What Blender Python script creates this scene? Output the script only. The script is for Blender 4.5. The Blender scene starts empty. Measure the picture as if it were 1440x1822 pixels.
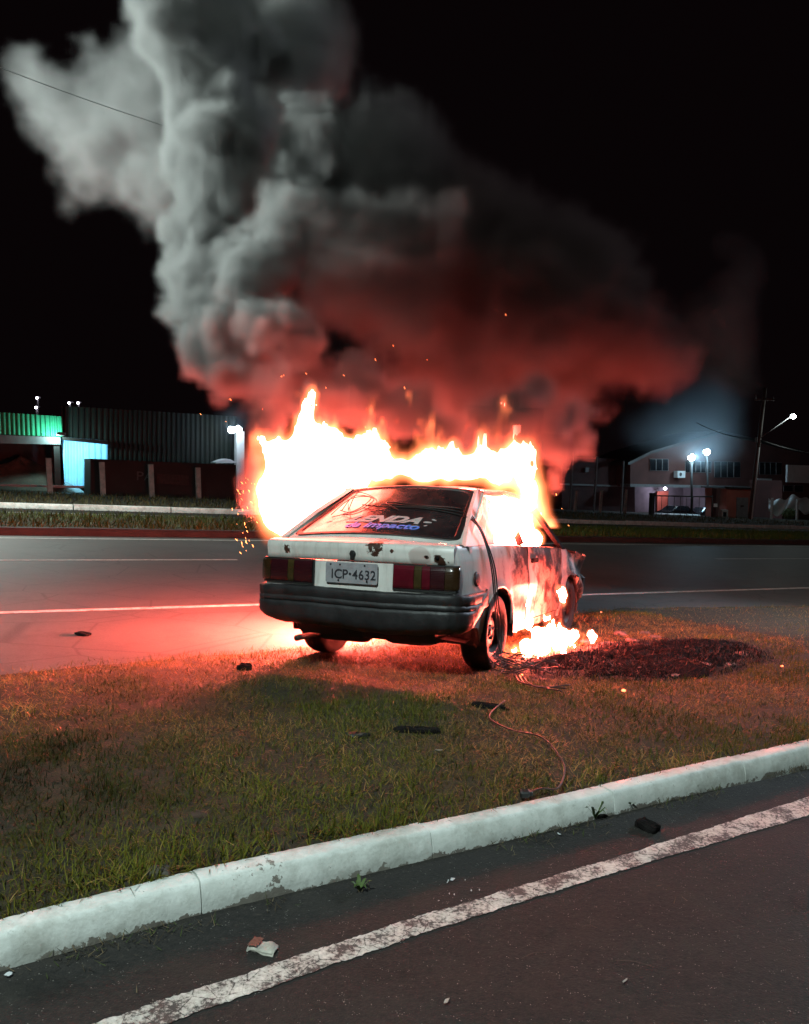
import bpy, math, random
import numpy as np
from mathutils import Vector, Matrix

S = bpy.context.scene
COL = S.collection
rnd = random.Random(7)
nrs = np.random.RandomState(11)

# ------------------------------------------------------------------ camera
F, PPX, PPY, TH, HC = 1442.0, 720.0, 1018.0, math.radians(2.8), 1.45
PIT = math.atan(150 / F)
FW = Vector((0, math.cos(PIT), -math.sin(PIT)))
UP = Vector((0, math.sin(PIT), math.cos(PIT)))
RT = Vector((1, 0, 0))
CAMP = Vector((0, 0, HC))
cam_d = bpy.data.cameras.new("camera")
cam = bpy.data.objects.new("camera", cam_d)
COL.objects.link(cam)
S.camera = cam
cr = RT * math.cos(TH) + UP * math.sin(TH)
cu = -RT * math.sin(TH) + UP * math.cos(TH)
m = Matrix((cr, cu, -FW)).transposed().to_4x4()
m.translation = CAMP
cam.matrix_world = m
cam_d.sensor_fit = 'HORIZONTAL'
cam_d.sensor_width = 36
cam_d.lens = 36 * F / 1440
cam_d.shift_y = (PPY - 911) / 1440
cam_d.clip_start = 0.05
cam_d.clip_end = 2000

# ------------------------------------------------------------------ world, view
w = bpy.data.worlds.new("World")
S.world = w
w.use_nodes = True
bg = w.node_tree.nodes["Background"]
bg.inputs[0].default_value = (0.0040, 0.0021, 0.0026, 1)   # moonless night sky
bg.inputs[1].default_value = 0.55
S.view_settings.view_transform = 'Standard'
S.view_settings.look = 'None'
S.view_settings.gamma = 1
S.view_settings.exposure = 0
S.cycles.volume_bounces = 2
S.cycles.max_bounces = 8
S.cycles.use_adaptive_sampling = True
S.cycles.adaptive_threshold = 0.02
S.cycles.use_denoising = True
S.cycles.sample_clamp_indirect = 6
S.cycles.volume_step_rate = 2.0
S.cycles.volume_max_steps = 256


def lamp(name, kind, loc, power, color, radius=0.1, spot=None, target=None, blend=0.5):
    d = bpy.data.lights.new(name, kind)
    d.energy = power
    d.color = color
    d.shadow_soft_size = radius
    if kind == 'SPOT':
        d.spot_size = math.radians(spot)
        d.spot_blend = blend
    o = bpy.data.objects.new(name, d)
    COL.objects.link(o)
    o.location = loc
    if target is not None:
        o.rotation_euler = (Vector(target) - Vector(loc)).to_track_quat('-Z', 'Y').to_euler()
    return o


# street lighting of the avenue: one lantern over the near road, one over the left of the junction; the right spot is an added fill
lamp("street_lamp_light", 'SPOT', (-2.6, -2.2, 7.6), 3900, (0.80, 1.0, 0.96), 0.18, 128, (-0.2, 4.6, 0), 0.6)
lamp("avenue_lamp_light", 'SPOT', (-9.0, 7.6, 5.2), 23000, (0.82, 1.0, 0.96), 0.25, 54, (-2.8, 8.0, 5.5), 0.5)
lamp("right_smoke_fill_light", 'SPOT', (13.0, 15.0, 7.5), 5000, (0.70, 0.82, 1.0), 0.25, 60, (4.2, 9.6, 4.4), 0.6)  # added out-of-view spot, lights the thin smoke on the right
lamp("far_street_lamp_light", 'SPOT', (-15.0, 24.0, 9.0), 9000, (0.90, 1.0, 0.92), 0.25, 150, (-13.0, 25.0, 0), 0.7)


# ------------------------------------------------------------------ picture -> place helpers (surveying only)
def ray(px, py):
    a, b = px - PPX, py - PPY
    u = a * math.cos(TH) + b * math.sin(TH)
    v = -a * math.sin(TH) + b * math.cos(TH)
    return RT * (u / F) + FW - UP * (v / F)


def gnd(px, py, z=0.0):
    d = ray(px, py)
    return CAMP + d * ((z - HC) / d.z)


def aty(px, py, Y):
    d = ray(px, py)
    return CAMP + d * (Y / d.y)


A30 = math.radians(30)
D = Vector((math.cos(A30), math.sin(A30), 0))
N = Vector((-math.sin(A30), math.cos(A30), 0))


def R(t, n, z=0.0):
    return D * t + N * n + Vector((0, 0, z))


def fp(px, py, n):
    d = ray(px, py)
    return CAMP + d * (n / d.dot(N))


def tz(px, py, n):
    p = fp(px, py, n)
    return p.dot(D), p.z


# ------------------------------------------------------------------ noise
def lat(shape, freq, seed, lo, hi):
    """smooth value noise on a regular grid covering lo..hi, freq cells per metre"""
    rs = np.random.RandomState(seed)
    ax = []
    for k in range(3):
        p = np.linspace(lo[k], hi[k], shape[k]) * freq + 37.3 * (k + 1)
        ax.append(p)
    mn = [int(np.floor(a.min())) for a in ax]
    mx = [int(np.floor(a.max())) + 2 for a in ax]
    g = rs.rand(*[mx[k] - mn[k] + 1 for k in range(3)]).astype(np.float32)
    for k in range(3):
        p = ax[k] - mn[k]
        i = np.floor(p).astype(int)
        f = (p - i).astype(np.float32)
        f = f * f * (3 - 2 * f)
        sh = [1, 1, 1]
        sh[k] = -1
        f = f.reshape(sh)
        g = np.take(g, i, k) * (1 - f) + np.take(g, i + 1, k) * f
    return g


def fbm(shape, freq, octs, seed, lo, hi, billow=False):
    out = 0
    a, tot = 1.0, 0
    for o in range(octs):
        q = lat(shape, freq * 2 ** o, seed + o, lo, hi)
        if billow:
            q = np.abs(q * 2 - 1)
        out = out + a * q
        tot += a
        a *= 0.5
    return out / tot


def n2(x, y, freq, seed, octs=3):
    """value noise at scattered points, 0..1"""
    x = np.asarray(x, float)
    y = np.asarray(y, float)
    out = np.zeros_like(x)
    a = tot = 0
    a = 1.0
    for o in range(octs):
        rs = np.random.RandomState(seed + o)
        T = rs.rand(128, 128)
        px, py = x * freq * 2 ** o + 11.7, y * freq * 2 ** o + 5.3
        ix, iy = np.floor(px).astype(int), np.floor(py).astype(int)
        fx, fy = px - ix, py - iy
        fx, fy = fx * fx * (3 - 2 * fx), fy * fy * (3 - 2 * fy)
        t = lambda i, j: T[i % 128, j % 128]
        q = (t(ix, iy) * (1 - fx) + t(ix + 1, iy) * fx) * (1 - fy) + (t(ix, iy + 1) * (1 - fx) + t(ix + 1, iy + 1) * fx) * fy
        out += a * q
        tot += a
        a *= 0.5
    return out / tot


# ------------------------------------------------------------------ mesh helpers
class MB:
    def __init__(s):
        s.v, s.f, s.mi, s.sm = [], [], [], []

    def add(s, vs, fs, mi=0, smooth=False):
        o = len(s.v)
        s.v += [tuple(v) for v in vs]
        for f in fs:
            s.f.append([i + o for i in f])
            s.mi.append(mi)
            s.sm.append(smooth)
        return s

    def box(s, c, size, mi=0, ax=None):
        c = Vector(c)
        X, Y, Z = ax or (Vector((1, 0, 0)), Vector((0, 1, 0)), Vector((0, 0, 1)))
        h = [q / 2 for q in size]
        vs = []
        for k in range(8):
            vs.append(c + X * (h[0] if k & 1 else -h[0]) + Y * (h[1] if k & 2 else -h[1]) + Z * (h[2] if k & 4 else -h[2]))
        return s.add(vs, [(0, 2, 3, 1), (4, 5, 7, 6), (0, 1, 5, 4), (2, 6, 7, 3), (0, 4, 6, 2), (1, 3, 7, 5)], mi)

    def rbox(s, c, size, b=0.02, mi=0, ax=None):
        """box with chamfered vertical profile: stacked rings"""
        c = Vector(c)
        X, Y, Z = ax or (Vector((1, 0, 0)), Vector((0, 1, 0)), Vector((0, 0, 1)))
        hx, hy, hz = [q / 2 for q in size]
        rings = []
        for z, i in ((-hz, b), (-hz + b, 0), (hz - b, 0), (hz, b)):
            a, e = hx - i, hy - i
            cc = min(b, a * .9, e * .9)
            pts = [(-a + cc, -e), (a - cc, -e), (a, -e + cc), (a, e - cc), (a - cc, e), (-a + cc, e), (-a, e - cc), (-a, -e + cc)]
            rings.append([c + X * p + Y * q + Z * z for p, q in pts])
        vs = sum(rings, [])
        fs = [tuple(range(7, -1, -1)), tuple(range(24, 32))]
        for r in range(3):
            for k in range(8):
                fs.append((r * 8 + k, r * 8 + (k + 1) % 8, r * 8 + 8 + (k + 1) % 8, r * 8 + 8 + k))
        return s.add(vs, fs, mi)

    def tube(s, pts, r, seg=8, mi=0, cap=True):
        pts = [Vector(p) for p in pts]
        rs = r if isinstance(r, (list, tuple)) else [r] * len(pts)
        vs, fs = [], []
        prev = None
        for i, p in enumerate(pts):
            t = (pts[min(i + 1, len(pts) - 1)] - pts[max(i - 1, 0)])
            t = t.normalized() if t.length > 1e-9 else Vector((0, 0, 1))
            if prev is None:
                a = t.cross(Vector((0, 0, 1)))
                if a.length < 1e-3:
                    a = t.cross(Vector((1, 0, 0)))
            else:
                a = prev - t * prev.dot(t)
            a.normalize()
            prev = a
            b = t.cross(a)
            for k in range(seg):
                an = 2 * math.pi * k / seg
                vs.append(p + (a * math.cos(an) + b * math.sin(an)) * rs[i])
        for i in range(len(pts) - 1):
            for k in range(seg):
                fs.append((i * seg + k, i * seg + (k + 1) % seg, (i + 1) * seg + (k + 1) % seg, (i + 1) * seg + k))
        if cap:
            fs.append(tuple(range(seg - 1, -1, -1)))
            fs.append(tuple(range((len(pts) - 1) * seg, len(pts) * seg)))
        return s.add(vs, fs, mi, True)

    def lathe(s, prof, c, ax, seg=32, mi=0, closed=False):
        """prof: (radius, height along ax)"""
        c, ax = Vector(c), Vector(ax).normalized()
        a = ax.orthogonal().normalized()
        b = ax.cross(a)
        vs, fs = [], []
        for r, h in prof:
            for k in range(seg):
                an = 2 * math.pi * k / seg
                vs.append(c + ax * h + (a * math.cos(an) + b * math.sin(an)) * r)
        n = len(prof)
        for i in range(n if closed else n - 1):
            j = (i + 1) % n
            for k in range(seg):
                fs.append((i * seg + k, i * seg + (k + 1) % seg, j * seg + (k + 1) % seg, j * seg + k))
        return s.add(vs, fs, mi, True)

    def grid(s, fn, us, vs_, mi=0, smooth=True, skip=None, snap=None):
        P = [[fn(u, v) for v in vs_] for u in us]
        nu, nv = len(us), len(vs_)
        fs = []
        for i in range(nu - 1):
            for j in range(nv - 1):
                if skip and skip((us[i] + us[i + 1]) / 2, (vs_[j] + vs_[j + 1]) / 2):
                    continue
                fs.append((i * nv + j, (i + 1) * nv + j, (i + 1) * nv + j + 1, i * nv + j + 1))
        return s.add([p for row in P for p in row], fs, mi, smooth)

    def plate(s, pts, th, nrm, mi=0):
        """polygon pts extruded by th along -nrm"""
        nrm = Vector(nrm).normalized()
        n = len(pts)
        a = [Vector(p) for p in pts]
        b = [p - nrm * th for p in a]
        fs = [tuple(range(n)), tuple(range(2 * n - 1, n - 1, -1))]
        for k in range(n):
            fs.append((k, (k + 1) % n, n + (k + 1) % n, n + k)[::-1])
        return s.add(a + b, fs, mi)

    def build(s, name, mats, parent=None, **kw):
        me = bpy.data.meshes.new(name)
        me.from_pydata(s.v, [], s.f)
        mats = mats if isinstance(mats, (list, tuple)) else [mats]
        for x in mats:
            me.materials.append(x)
        me.polygons.foreach_set("material_index", s.mi)
        me.polygons.foreach_set("use_smooth", s.sm)
        me.update()
        o = bpy.data.objects.new(name, me)
        COL.objects.link(o)
        if parent is not None:
            o.parent = parent
        for k, v in kw.items():
            o[k] = v
        return o


def tag(o, label=None, cat=None, group=None, kind=None):
    if label:
        o["label"] = label
    if cat:
        o["category"] = cat
    if group:
        o["group"] = group
    if kind:
        o["kind"] = kind
    return o


def thing(name, loc, label, cat, group=None, rz=0):
    o = bpy.data.objects.new(name, None)
    COL.objects.link(o)
    o.location = loc
    o.rotation_euler = (0, 0, rz)
    o.empty_display_size = 0.2
    return tag(o, label, cat, group)


def text_mesh(txt, size, extrude=0.002, offset=0.0, shear=0.0, sx=1.0):
    c = bpy.data.curves.new("lettering", 'FONT')
    c.body = txt
    c.size = size
    c.extrude = extrude
    c.offset = offset
    c.shear = shear
    c.align_x = 'CENTER'
    c.align_y = 'CENTER'
    o = bpy.data.objects.new("lettering", c)
    COL.objects.link(o)
    dg = bpy.context.evaluated_depsgraph_get()
    me = o.evaluated_get(dg).to_mesh()
    vs = [Vector((v.co.x * sx, v.co.y, v.co.z)) for v in me.vertices]
    fs = [tuple(p.vertices) for p in me.polygons]
    o.evaluated_get(dg).to_mesh_clear()
    bpy.data.objects.remove(o)
    bpy.data.curves.remove(c)
    return vs, fs


# ------------------------------------------------------------------ materials
def nt(name):
    m = bpy.data.materials.new(name)
    m.use_nodes = True
    t = m.node_tree
    return m, t, t.nodes["Principled BSDF"], t.nodes["Material Output"]


def nd(t, typ, **kw):
    n = t.nodes.new(typ)
    for k, v in kw.items():
        if k.startswith("_"):
            continue
        setattr(n, k, v)
    return n


def noise(t, scale, detail=4, rough=0.6, vec=None, dist=0.0):
    n = nd(t, "ShaderNodeTexNoise")
    n.inputs["Scale"].default_value = scale
    n.inputs["Detail"].default_value = detail
    n.inputs["Roughness"].default_value = rough
    n.inputs["Distortion"].default_value = dist
    if vec is None:
        vec = coord(t)
    t.links.new(vec, n.inputs["Vector"])
    return n.outputs["Fac"]


def coord(t, which="Object"):
    for n in t.nodes:
        if n.type == 'TEX_COORD':
            return n.outputs[which]
    return nd(t, "ShaderNodeTexCoord").outputs[which]


def ramp(t, fac, stops):
    r = nd(t, "ShaderNodeValToRGB")
    e = r.color_ramp.elements
    while len(e) < len(stops):
        e.new(0.5)
    for k, (p, c) in enumerate(stops):
        e[k].position = p
        e[k].color = (c, c, c, 1) if not isinstance(c, (tuple, list)) else (*c[:3], 1)
    t.links.new(fac, r.inputs[0])
    return r.outputs[0]


def mix(t, fac, a, b):
    n = nd(t, "ShaderNodeMix", data_type='RGBA')
    for sock, v in ((n.inputs[0], fac), (n.inputs[6], a), (n.inputs[7], b)):
        if hasattr(v, "is_linked"):
            t.links.new(v, sock)
        elif isinstance(v, (tuple, list)):
            sock.default_value = (*v[:3], 1)
        else:
            sock.default_value = v
    return n.outputs[2]


def mth(t, op, a, b=None, c=None, clamp=False):
    n = nd(t, "ShaderNodeMath", operation=op, use_clamp=clamp)
    for k, v in enumerate((a, b, c)):
        if v is None:
            continue
        if hasattr(v, "is_linked"):
            t.links.new(v, n.inputs[k])
        else:
            n.inputs[k].default_value = v
    return n.outputs[0]


def bump(t, b, h, strength=0.3, dist=0.01):
    n = nd(t, "ShaderNodeBump")
    n.inputs["Strength"].default_value = strength
    n.inputs["Distance"].default_value = dist
    t.links.new(h, n.inputs["Height"])
    t.links.new(n.outputs[0], b.inputs["Normal"])


def plain(name, col, rough=0.6, scale=8, var=0.25, metal=0.0, bmp=0.15, spec=0.5, bdist=0.01):
    m, t, b, o = nt(name)
    f = noise(t, scale, 5)
    c1 = tuple(max(0, x * (1 - var)) for x in col)
    c2 = tuple(x * (1 + var) for x in col)
    t.links.new(ramp(t, f, [(0.3, c1), (0.7, c2)]), b.inputs["Base Color"])
    b.inputs["Roughness"].default_value = rough
    b.inputs["Metallic"].default_value = metal
    b.inputs["Specular IOR Level"].default_value = spec
    if bmp:
        bump(t, b, noise(t, scale * 6, 4), bmp, bdist)
    return m


def emit(name, col, strength):
    m, t, b, o = nt(name)
    e = nd(t, "ShaderNodeEmission")
    e.inputs[0].default_value = (*col, 1)
    e.inputs[1].default_value = strength
    t.links.new(e.outputs[0], o.inputs["Surface"])
    return m


def vol_mat(name, color, density, aniso=0.0, absorb=(0, 0, 0), emis=None, estr=0.0):
    m = bpy.data.materials.new(name)
    m.use_nodes = True
    t = m.node_tree
    t.nodes.clear()
    o = t.nodes.new("ShaderNodeOutputMaterial")
    p = t.nodes.new("ShaderNodeVolumePrincipled")
    p.inputs["Color"].default_value = (*color, 1)
    p.inputs["Density"].default_value = density
    p.inputs["Anisotropy"].default_value = aniso
    p.inputs["Absorption Color"].default_value = (*absorb, 1)
    t.links.new(p.outputs[0], o.inputs["Volume"])
    return m


def near_asphalt():
    m, t, b, o = nt("asphalt")
    big = noise(t, 0.9, 5, 0.6)
    fine = noise(t, 48, 4, 0.8)
    vo = nd(t, "ShaderNodeTexVoronoi")
    vo.inputs["Scale"].default_value = 120
    t.links.new(coord(t), vo.inputs["Vector"])
    c = ramp(t, big, [(0.3, (0.0135, 0.0134, 0.0132)), (0.7, (0.024, 0.0232, 0.0222))])
    c = mix(t, ramp(t, fine, [(0.35, 0.0), (0.75, 0.8)]), c, (0.042, 0.037, 0.033))
    spk = mth(t, 'MULTIPLY', ramp(t, vo.outputs["Distance"], [(0.14, 1.0), (0.26, 0.0)]), ramp(t, noise(t, 31, 2), [(0.56, 0.0), (0.62, 1.0)]))
    c = mix(t, spk, c, (0.23, 0.21, 0.19))
    dirt = ramp(t, noise(t, 5, 6, 0.7), [(0.50, 0.0), (0.66, 0.7)])
    c = mix(t, dirt, c, (0.033, 0.030, 0.026))
    c = mix(t, ramp(t, noise(t, 1.7, 6, 0.75), [(0.55, 0.0), (0.70, 0.6)]), c, (0.009, 0.008, 0.007))
    c = mix(t, ramp(t, noise(t, 26, 4, 0.8), [(0.60, 0.0), (0.70, 0.7)]), c, (0.060, 0.052, 0.042))
    t.links.new(c, b.inputs["Base Color"])
    b.inputs["Roughness"].default_value = 0.8
    b.inputs["Specular IOR Level"].default_value = 0.12
    h = mth(t, 'ADD', mth(t, 'MULTIPLY', vo.outputs["Distance"], 0.8), fine)
    bump(t, b, h, 0.55, 0.005)
    return m


def far_asphalt():
    m, t, b, o = nt("worn_asphalt")
    big = noise(t, 0.5, 5, 0.6)
    fine = noise(t, 60, 3, 0.7)
    c = ramp(t, big, [(0.3, (0.052, 0.050, 0.048)), (0.7, (0.075, 0.072, 0.068))])
    c = mix(t, ramp(t, noise(t, 1.8, 6, 0.75), [(0.50, 0.0), (0.62, 0.6)]), c, (0.038, 0.036, 0.034))
    c = mix(t, ramp(t, noise(t, 9, 5, 0.8), [(0.55, 0.0), (0.68, 0.55)]), c, (0.10, 0.095, 0.09))
    vk = nd(t, "ShaderNodeTexVoronoi", feature='DISTANCE_TO_EDGE')
    vk.inputs["Scale"].default_value = 0.9
    t.links.new(coord(t), vk.inputs["Vector"])
    c = mix(t, ramp(t, vk.outputs[0], [(0.004, 0.8), (0.014, 0.0)]), c, (0.02, 0.019, 0.018))
    c = mix(t, ramp(t, fine, [(0.4, 0.0), (0.8, 0.6)]), c, (0.12, 0.115, 0.11))
    t.links.new(c, b.inputs["Base Color"])
    b.inputs["Roughness"].default_value = 0.6
    b.inputs["Specular IOR Level"].default_value = 0.4
    bump(t, b, fine, 0.5, 0.004)
    return m


def worn_paint(name, wear=0.5, base=(0.62, 0.62, 0.58)):
    m, t, b, o = nt(name)
    f1 = noise(t, 75, 5, 0.75)
    f2 = noise(t, 9, 4, 0.6)
    vo = nd(t, "ShaderNodeTexVoronoi", feature='DISTANCE_TO_EDGE')
    vo.inputs["Scale"].default_value = 16
    t.links.new(coord(t), vo.inputs["Vector"])
    k = mth(t, 'ADD', f1, mth(t, 'MULTIPLY', mth(t, 'SUBTRACT', f2, 0.5), 1.0))
    crack = ramp(t, vo.outputs[0], [(0.01, 1.0), (0.035, 0.0)])
    k = mth(t, 'SUBTRACT', k, mth(t, 'MULTIPLY', crack, mth(t, 'MULTIPLY', f2, 0.22)))
    c = ramp(t, k, [(wear - 0.06, (0.05, 0.046, 0.042)), (wear + 0.06, (base[0] * .62, base[1] * .62, base[2] * .6)), (wear + 0.3, base)])
    t.links.new(c, b.inputs["Base Color"])
    b.inputs["Roughness"].default_value = 0.75
    bump(t, b, k, 0.5, 0.004)
    return m


def kerb_mat():
    m, t, b, o = nt("whitewashed_concrete")
    f = noise(t, 7, 6, 0.65)
    chips = noise(t, 14, 5, 0.7)
    c = ramp(t, f, [(0.3, (0.52, 0.54, 0.51)), (0.62, (0.70, 0.72, 0.69))])
    geo = nd(t, "ShaderNodeSeparateXYZ")
    t.links.new(coord(t), geo.inputs[0])
    sp2 = mth(t, 'SQRT', mth(t, 'ADD', mth(t, 'POWER', mth(t, 'SUBTRACT', geo.outputs[0], -.40), 2), mth(t, 'POWER', mth(t, 'SUBTRACT', geo.outputs[1], 2.68), 2)))
    low = mth(t, 'SUBTRACT', 1.0, mth(t, 'DIVIDE', geo.outputs[2], 0.035), clamp=True)
    k = mth(t, 'ADD', chips, mth(t, 'MULTIPLY', low, 0.22))
    k = mth(t, 'ADD', k, mth(t, 'MULTIPLY', ramp(t, sp2, [(0.02, 1.0), (0.12, 0.0)]), .16))
    c = mix(t, ramp(t, k, [(0.66, 0.0), (0.69, 1.0)]), c, (0.17, 0.15, 0.13))
    st = noise(t, 3.2, 6, 0.75)
    c = mix(t, ramp(t, st, [(0.47, 0.0), (0.70, 0.75)]), c, (0.27, 0.26, 0.22))
    c = mix(t, ramp(t, noise(t, 38, 4, .8), [(0.60, 0.0), (0.72, 0.5)]), c, (0.25, 0.24, 0.21))
    t.links.new(c, b.inputs["Base Color"])
    b.inputs["Roughness"].default_value = 0.85
    bump(t, b, mth(t, 'ADD', noise(t, 60, 5, 0.7), mth(t, 'MULTIPLY', chips, 0.6)), 0.5, 0.005)
    return m


def soil_mat():
    m, t, b, o = nt("turf_soil")
    f = noise(t, 14, 6, 0.7)
    c = ramp(t, f, [(0.3, (0.012, 0.009, 0.005)), (0.55, (0.030, 0.024, 0.009)), (0.75, (0.06, 0.042, 0.018))])
    t.links.new(c, b.inputs["Base Color"])
    b.inputs["Roughness"].default_value = 0.95
    bump(t, b, noise(t, 60, 5, 0.7), 0.8, 0.02)
    return m


def blade_mat():
    m, t, b, o = nt("grass_blades")
    a = nd(t, "ShaderNodeAttribute", attribute_name="tint")
    t.links.new(a.outputs["Color"], b.inputs["Base Color"])
    b.inputs["Roughness"].default_value = 0.6
    b.inputs["Specular IOR Level"].default_value = 0.12
    return m


M_asph = near_asphalt()
M_road = far_asphalt()
M_line = worn_paint("worn_road_paint", 0.46)
M_line2 = worn_paint("road_paint", 0.33, (0.7, 0.69, 0.66))
M_kerb = kerb_mat()
M_soil = soil_mat()
M_blade = blade_mat()
M_redkerb = plain("red_brown_kerb", (0.030, 0.024, 0.022), 0.85, 3, 0.35)
M_ground = plain("bare_ground", (0.030, 0.026, 0.020), 0.95, 0.6, 0.4)
M_conc = plain("grey_concrete", (0.22, 0.21, 0.20), 0.85, 4, 0.25)
M_dark = plain("dark_metal", (0.020, 0.018, 0.018), 0.6, 5, 0.3)
M_black = plain("black_plastic", (0.012, 0.012, 0.012), 0.45, 9, 0.3)
M_rubber = plain("tyre_rubber", (0.028, 0.026, 0.025), 0.8, 30, 0.25)
M_char = plain("charred_crust", (0.010, 0.0085, 0.0085), 0.9, 22, 0.5, bmp=0.8, spec=0.1)

# ------------------------------------------------------------------ setting: ground, roads, kerbs
def sheet(name, pts, mat, z):
    b = MB()
    b.add([(p[0], p[1], z) for p in pts], [tuple(range(len(pts)))])
    return b.build(name, mat, kind='structure')


sheet("ground", [(-600, -300, 0), (600, -300, 0), (600, 900, 0), (-600, 900, 0)], M_ground, -0.02)
sheet("near_road", [R(-60, -16), R(90, -16), R(90, 2.64), R(-60, 2.64)], M_asph, 0.0)
sheet("far_road", [R(-90, 3.2), R(160, 3.2), R(160, 19.75), R(-90, 19.75)], M_road, -0.004)
sheet("service_road", [R(-90, 28.6), R(160, 28.6), R(160, 32.95), R(-90, 32.95)], M_asph, 0.0)

# worn edge line of the near road
KD = [gnd(-260, 1796), gnd(0, 1729), gnd(330, 1634), gnd(720, 1540), gnd(1030, 1466), gnd(1440, 1362), gnd(1900, 1246), gnd(2450, 1150)]
b = MB()
Lp = [(gnd(-560, 2010), gnd(-380, 2030)), (gnd(170, 1822), gnd(300, 1822)), (gnd(720, 1640), gnd(775, 1655)), (gnd(1080, 1532), gnd(1110, 1549)), (gnd(1440, 1419), gnd(1440, 1452)), (gnd(1800, 1318), gnd(1800, 1345))]
vs, fs = [], []
for i in range(len(Lp) - 1):
    for k in range(90):
        u = k / 90
        for j in (0, 1):
            p = Lp[i][j].lerp(Lp[i + 1][j], u)
            q = p + N * (rnd.uniform(-1, 1) * 0.0035 + 0.004 * math.sin(i * 9 + k * .31 + j * 2) * math.sin(k * .13 + j))
            vs.append((q.x, q.y, 0.004))
for k in range(len(vs) // 2 - 1):
    fs.append((2 * k, 2 * k + 1, 2 * k + 3, 2 * k + 2))
b.add(vs, fs)
b.build("road_edge_line", M_line, kind='structure')

# far carriageway markings
b = MB()
def strip(b, n, wd, t0, t1, z=0.0):
    b.add([R(t0, n - wd / 2, z), R(t1, n - wd / 2, z), R(t1, n + wd / 2, z), R(t0, n + wd / 2, z)], [(0, 1, 2, 3)])
strip(b, 9.02, 0.13, -60, 120)
strip(b, 18.85, 0.16, -70, 130)
for t0, t1 in ((-14, 4.7), (17.6, 38), (48, 60)):
    strip(b, 14.25, 0.14, t0, t1)
b.build("road_markings", M_line2, kind='structure')
b = MB()
strip(b, 30.0, 0.1, -60, 120, 0.004)
b.build("service_road_line", M_line2, kind='structure')


def kerb_profile(name, path, height, top, mat, seglen, zbase=-0.03, wob=0.004, slope=0.02, gap=0.004, step=0.05):
    """kerb of cast stones along a polyline; the stones' joints are open gaps"""
    path = [Vector((p[0], p[1], 0)) for p in path]
    L = [0]
    for a, c in zip(path, path[1:]):
        L.append(L[-1] + (c - a).length)

    def at(s):
        for i in range(len(path) - 1):
            if s <= L[i + 1] or i == len(path) - 2:
                u = (s - L[i]) / (L[i + 1] - L[i])
                return path[i].lerp(path[i + 1], u), (path[i + 1] - path[i]).normalized()
    b = MB()
    s = 0.0
    k = 0
    while s < L[-1]:
        e = min(s + seglen * (0.9 + 0.2 * rnd.random()), L[-1])
        n = max(2, int((e - s) / step))
        tilt, dh = rnd.uniform(-1, 1) * wob * 1.5, rnd.uniform(-1, 1) * wob * 2
        vs, fs = [], []
        for i in range(n + 1):
            q = s + gap * 0.5 + (e - s - gap) * i / n
            p, d = at(q)
            nn = Vector((-d.y, d.x, 0))
            pr = [(0, zbase), (0.0, height * .25), (slope * .4, height * .6), (slope, height - 0.016), (slope + .006, height - .005), (slope + .017, height), (top * .6, height + .003), (top - .015, height), (top, height - .015), (top, zbase)]
            endr = 0.0 if i in (0, n) else 0
            for j, (o, z) in enumerate(pr):
                jj = rnd.uniform(-1, 1) * wob
                v = p + nn * (o + jj + tilt * (i / n - .5) + (endr if j < 5 else 0)) + Vector((0, 0, z + (dh + rnd.uniform(-1, 1) * wob * .7 - endr if z > 0.02 else 0)))
                vs.append(v)
        m_ = 10
        for i in range(n):
            for j in range(m_ - 1):
                fs.append((i * m_ + j, (i + 1) * m_ + j, (i + 1) * m_ + j + 1, i * m_ + j + 1))
        b.add(vs[:m_], [tuple(range(m_))])
        b.add(vs[n * m_:n * m_ + m_], [tuple(range(m_ - 1, -1, -1))])
        b.add(vs, fs, 0, True)
        s = e
    return b.build(name, mat, kind='structure')


kerb_profile("kerb", KD, 0.103, 0.125, M_kerb, 1.0, wob=0.0018, step=0.02)
kerb_profile("red_kerb", [R(-60, 19.65), R(110, 19.65)], 0.17, 0.25, M_redkerb, 2.4, wob=0.006, step=0.4)
kerb_profile("white_kerb", [R(-60, 32.9), R(110, 32.9)], 0.22, 0.2, M_kerb, 4.0, wob=0.01, step=0.5, gap=0.05)


def kn(x, y):
    """distance behind the near kerb's front line, approximated along n"""
    return None


KX = np.array([p.dot(D) for p in KD])
KN = np.array([p.dot(N) for p in KD])


def isl_z(t, n):
    """height of the traffic island's turf"""
    t = np.asarray(t, float)
    n = np.asarray(n, float)
    kk = np.interp(t, KX, KN)
    far = far_edge(t)
    u = n - kk
    z = np.interp(u, [0, .12, .5, 1.3, 2.2, 3.4], [.086, .094, .126, .138, .118, .062])
    e = np.clip((far - n) / 0.8, 0, 1)
    return z * (e * e * (3 - 2 * e)) + 0.012 * (n2(t, n, 1.7, 5) - .5) - 0.01 * (1 - e)


FE_T = np.array([-30, -3.0, -0.4, 1.2, 2.6, 4.6, 7.9, 11.4, 60])
FE_N = np.array([6.4, 6.4, 6.2, 6.55, 6.65, 7.3, 7.95, 7.45, 7.4])


def far_edge(t):
    return np.interp(t, FE_T, FE_N) + 0.10 * (n2(np.asarray(t, float), np.zeros_like(np.asarray(t, float)), 2.3, 9) - .5) * 2


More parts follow.
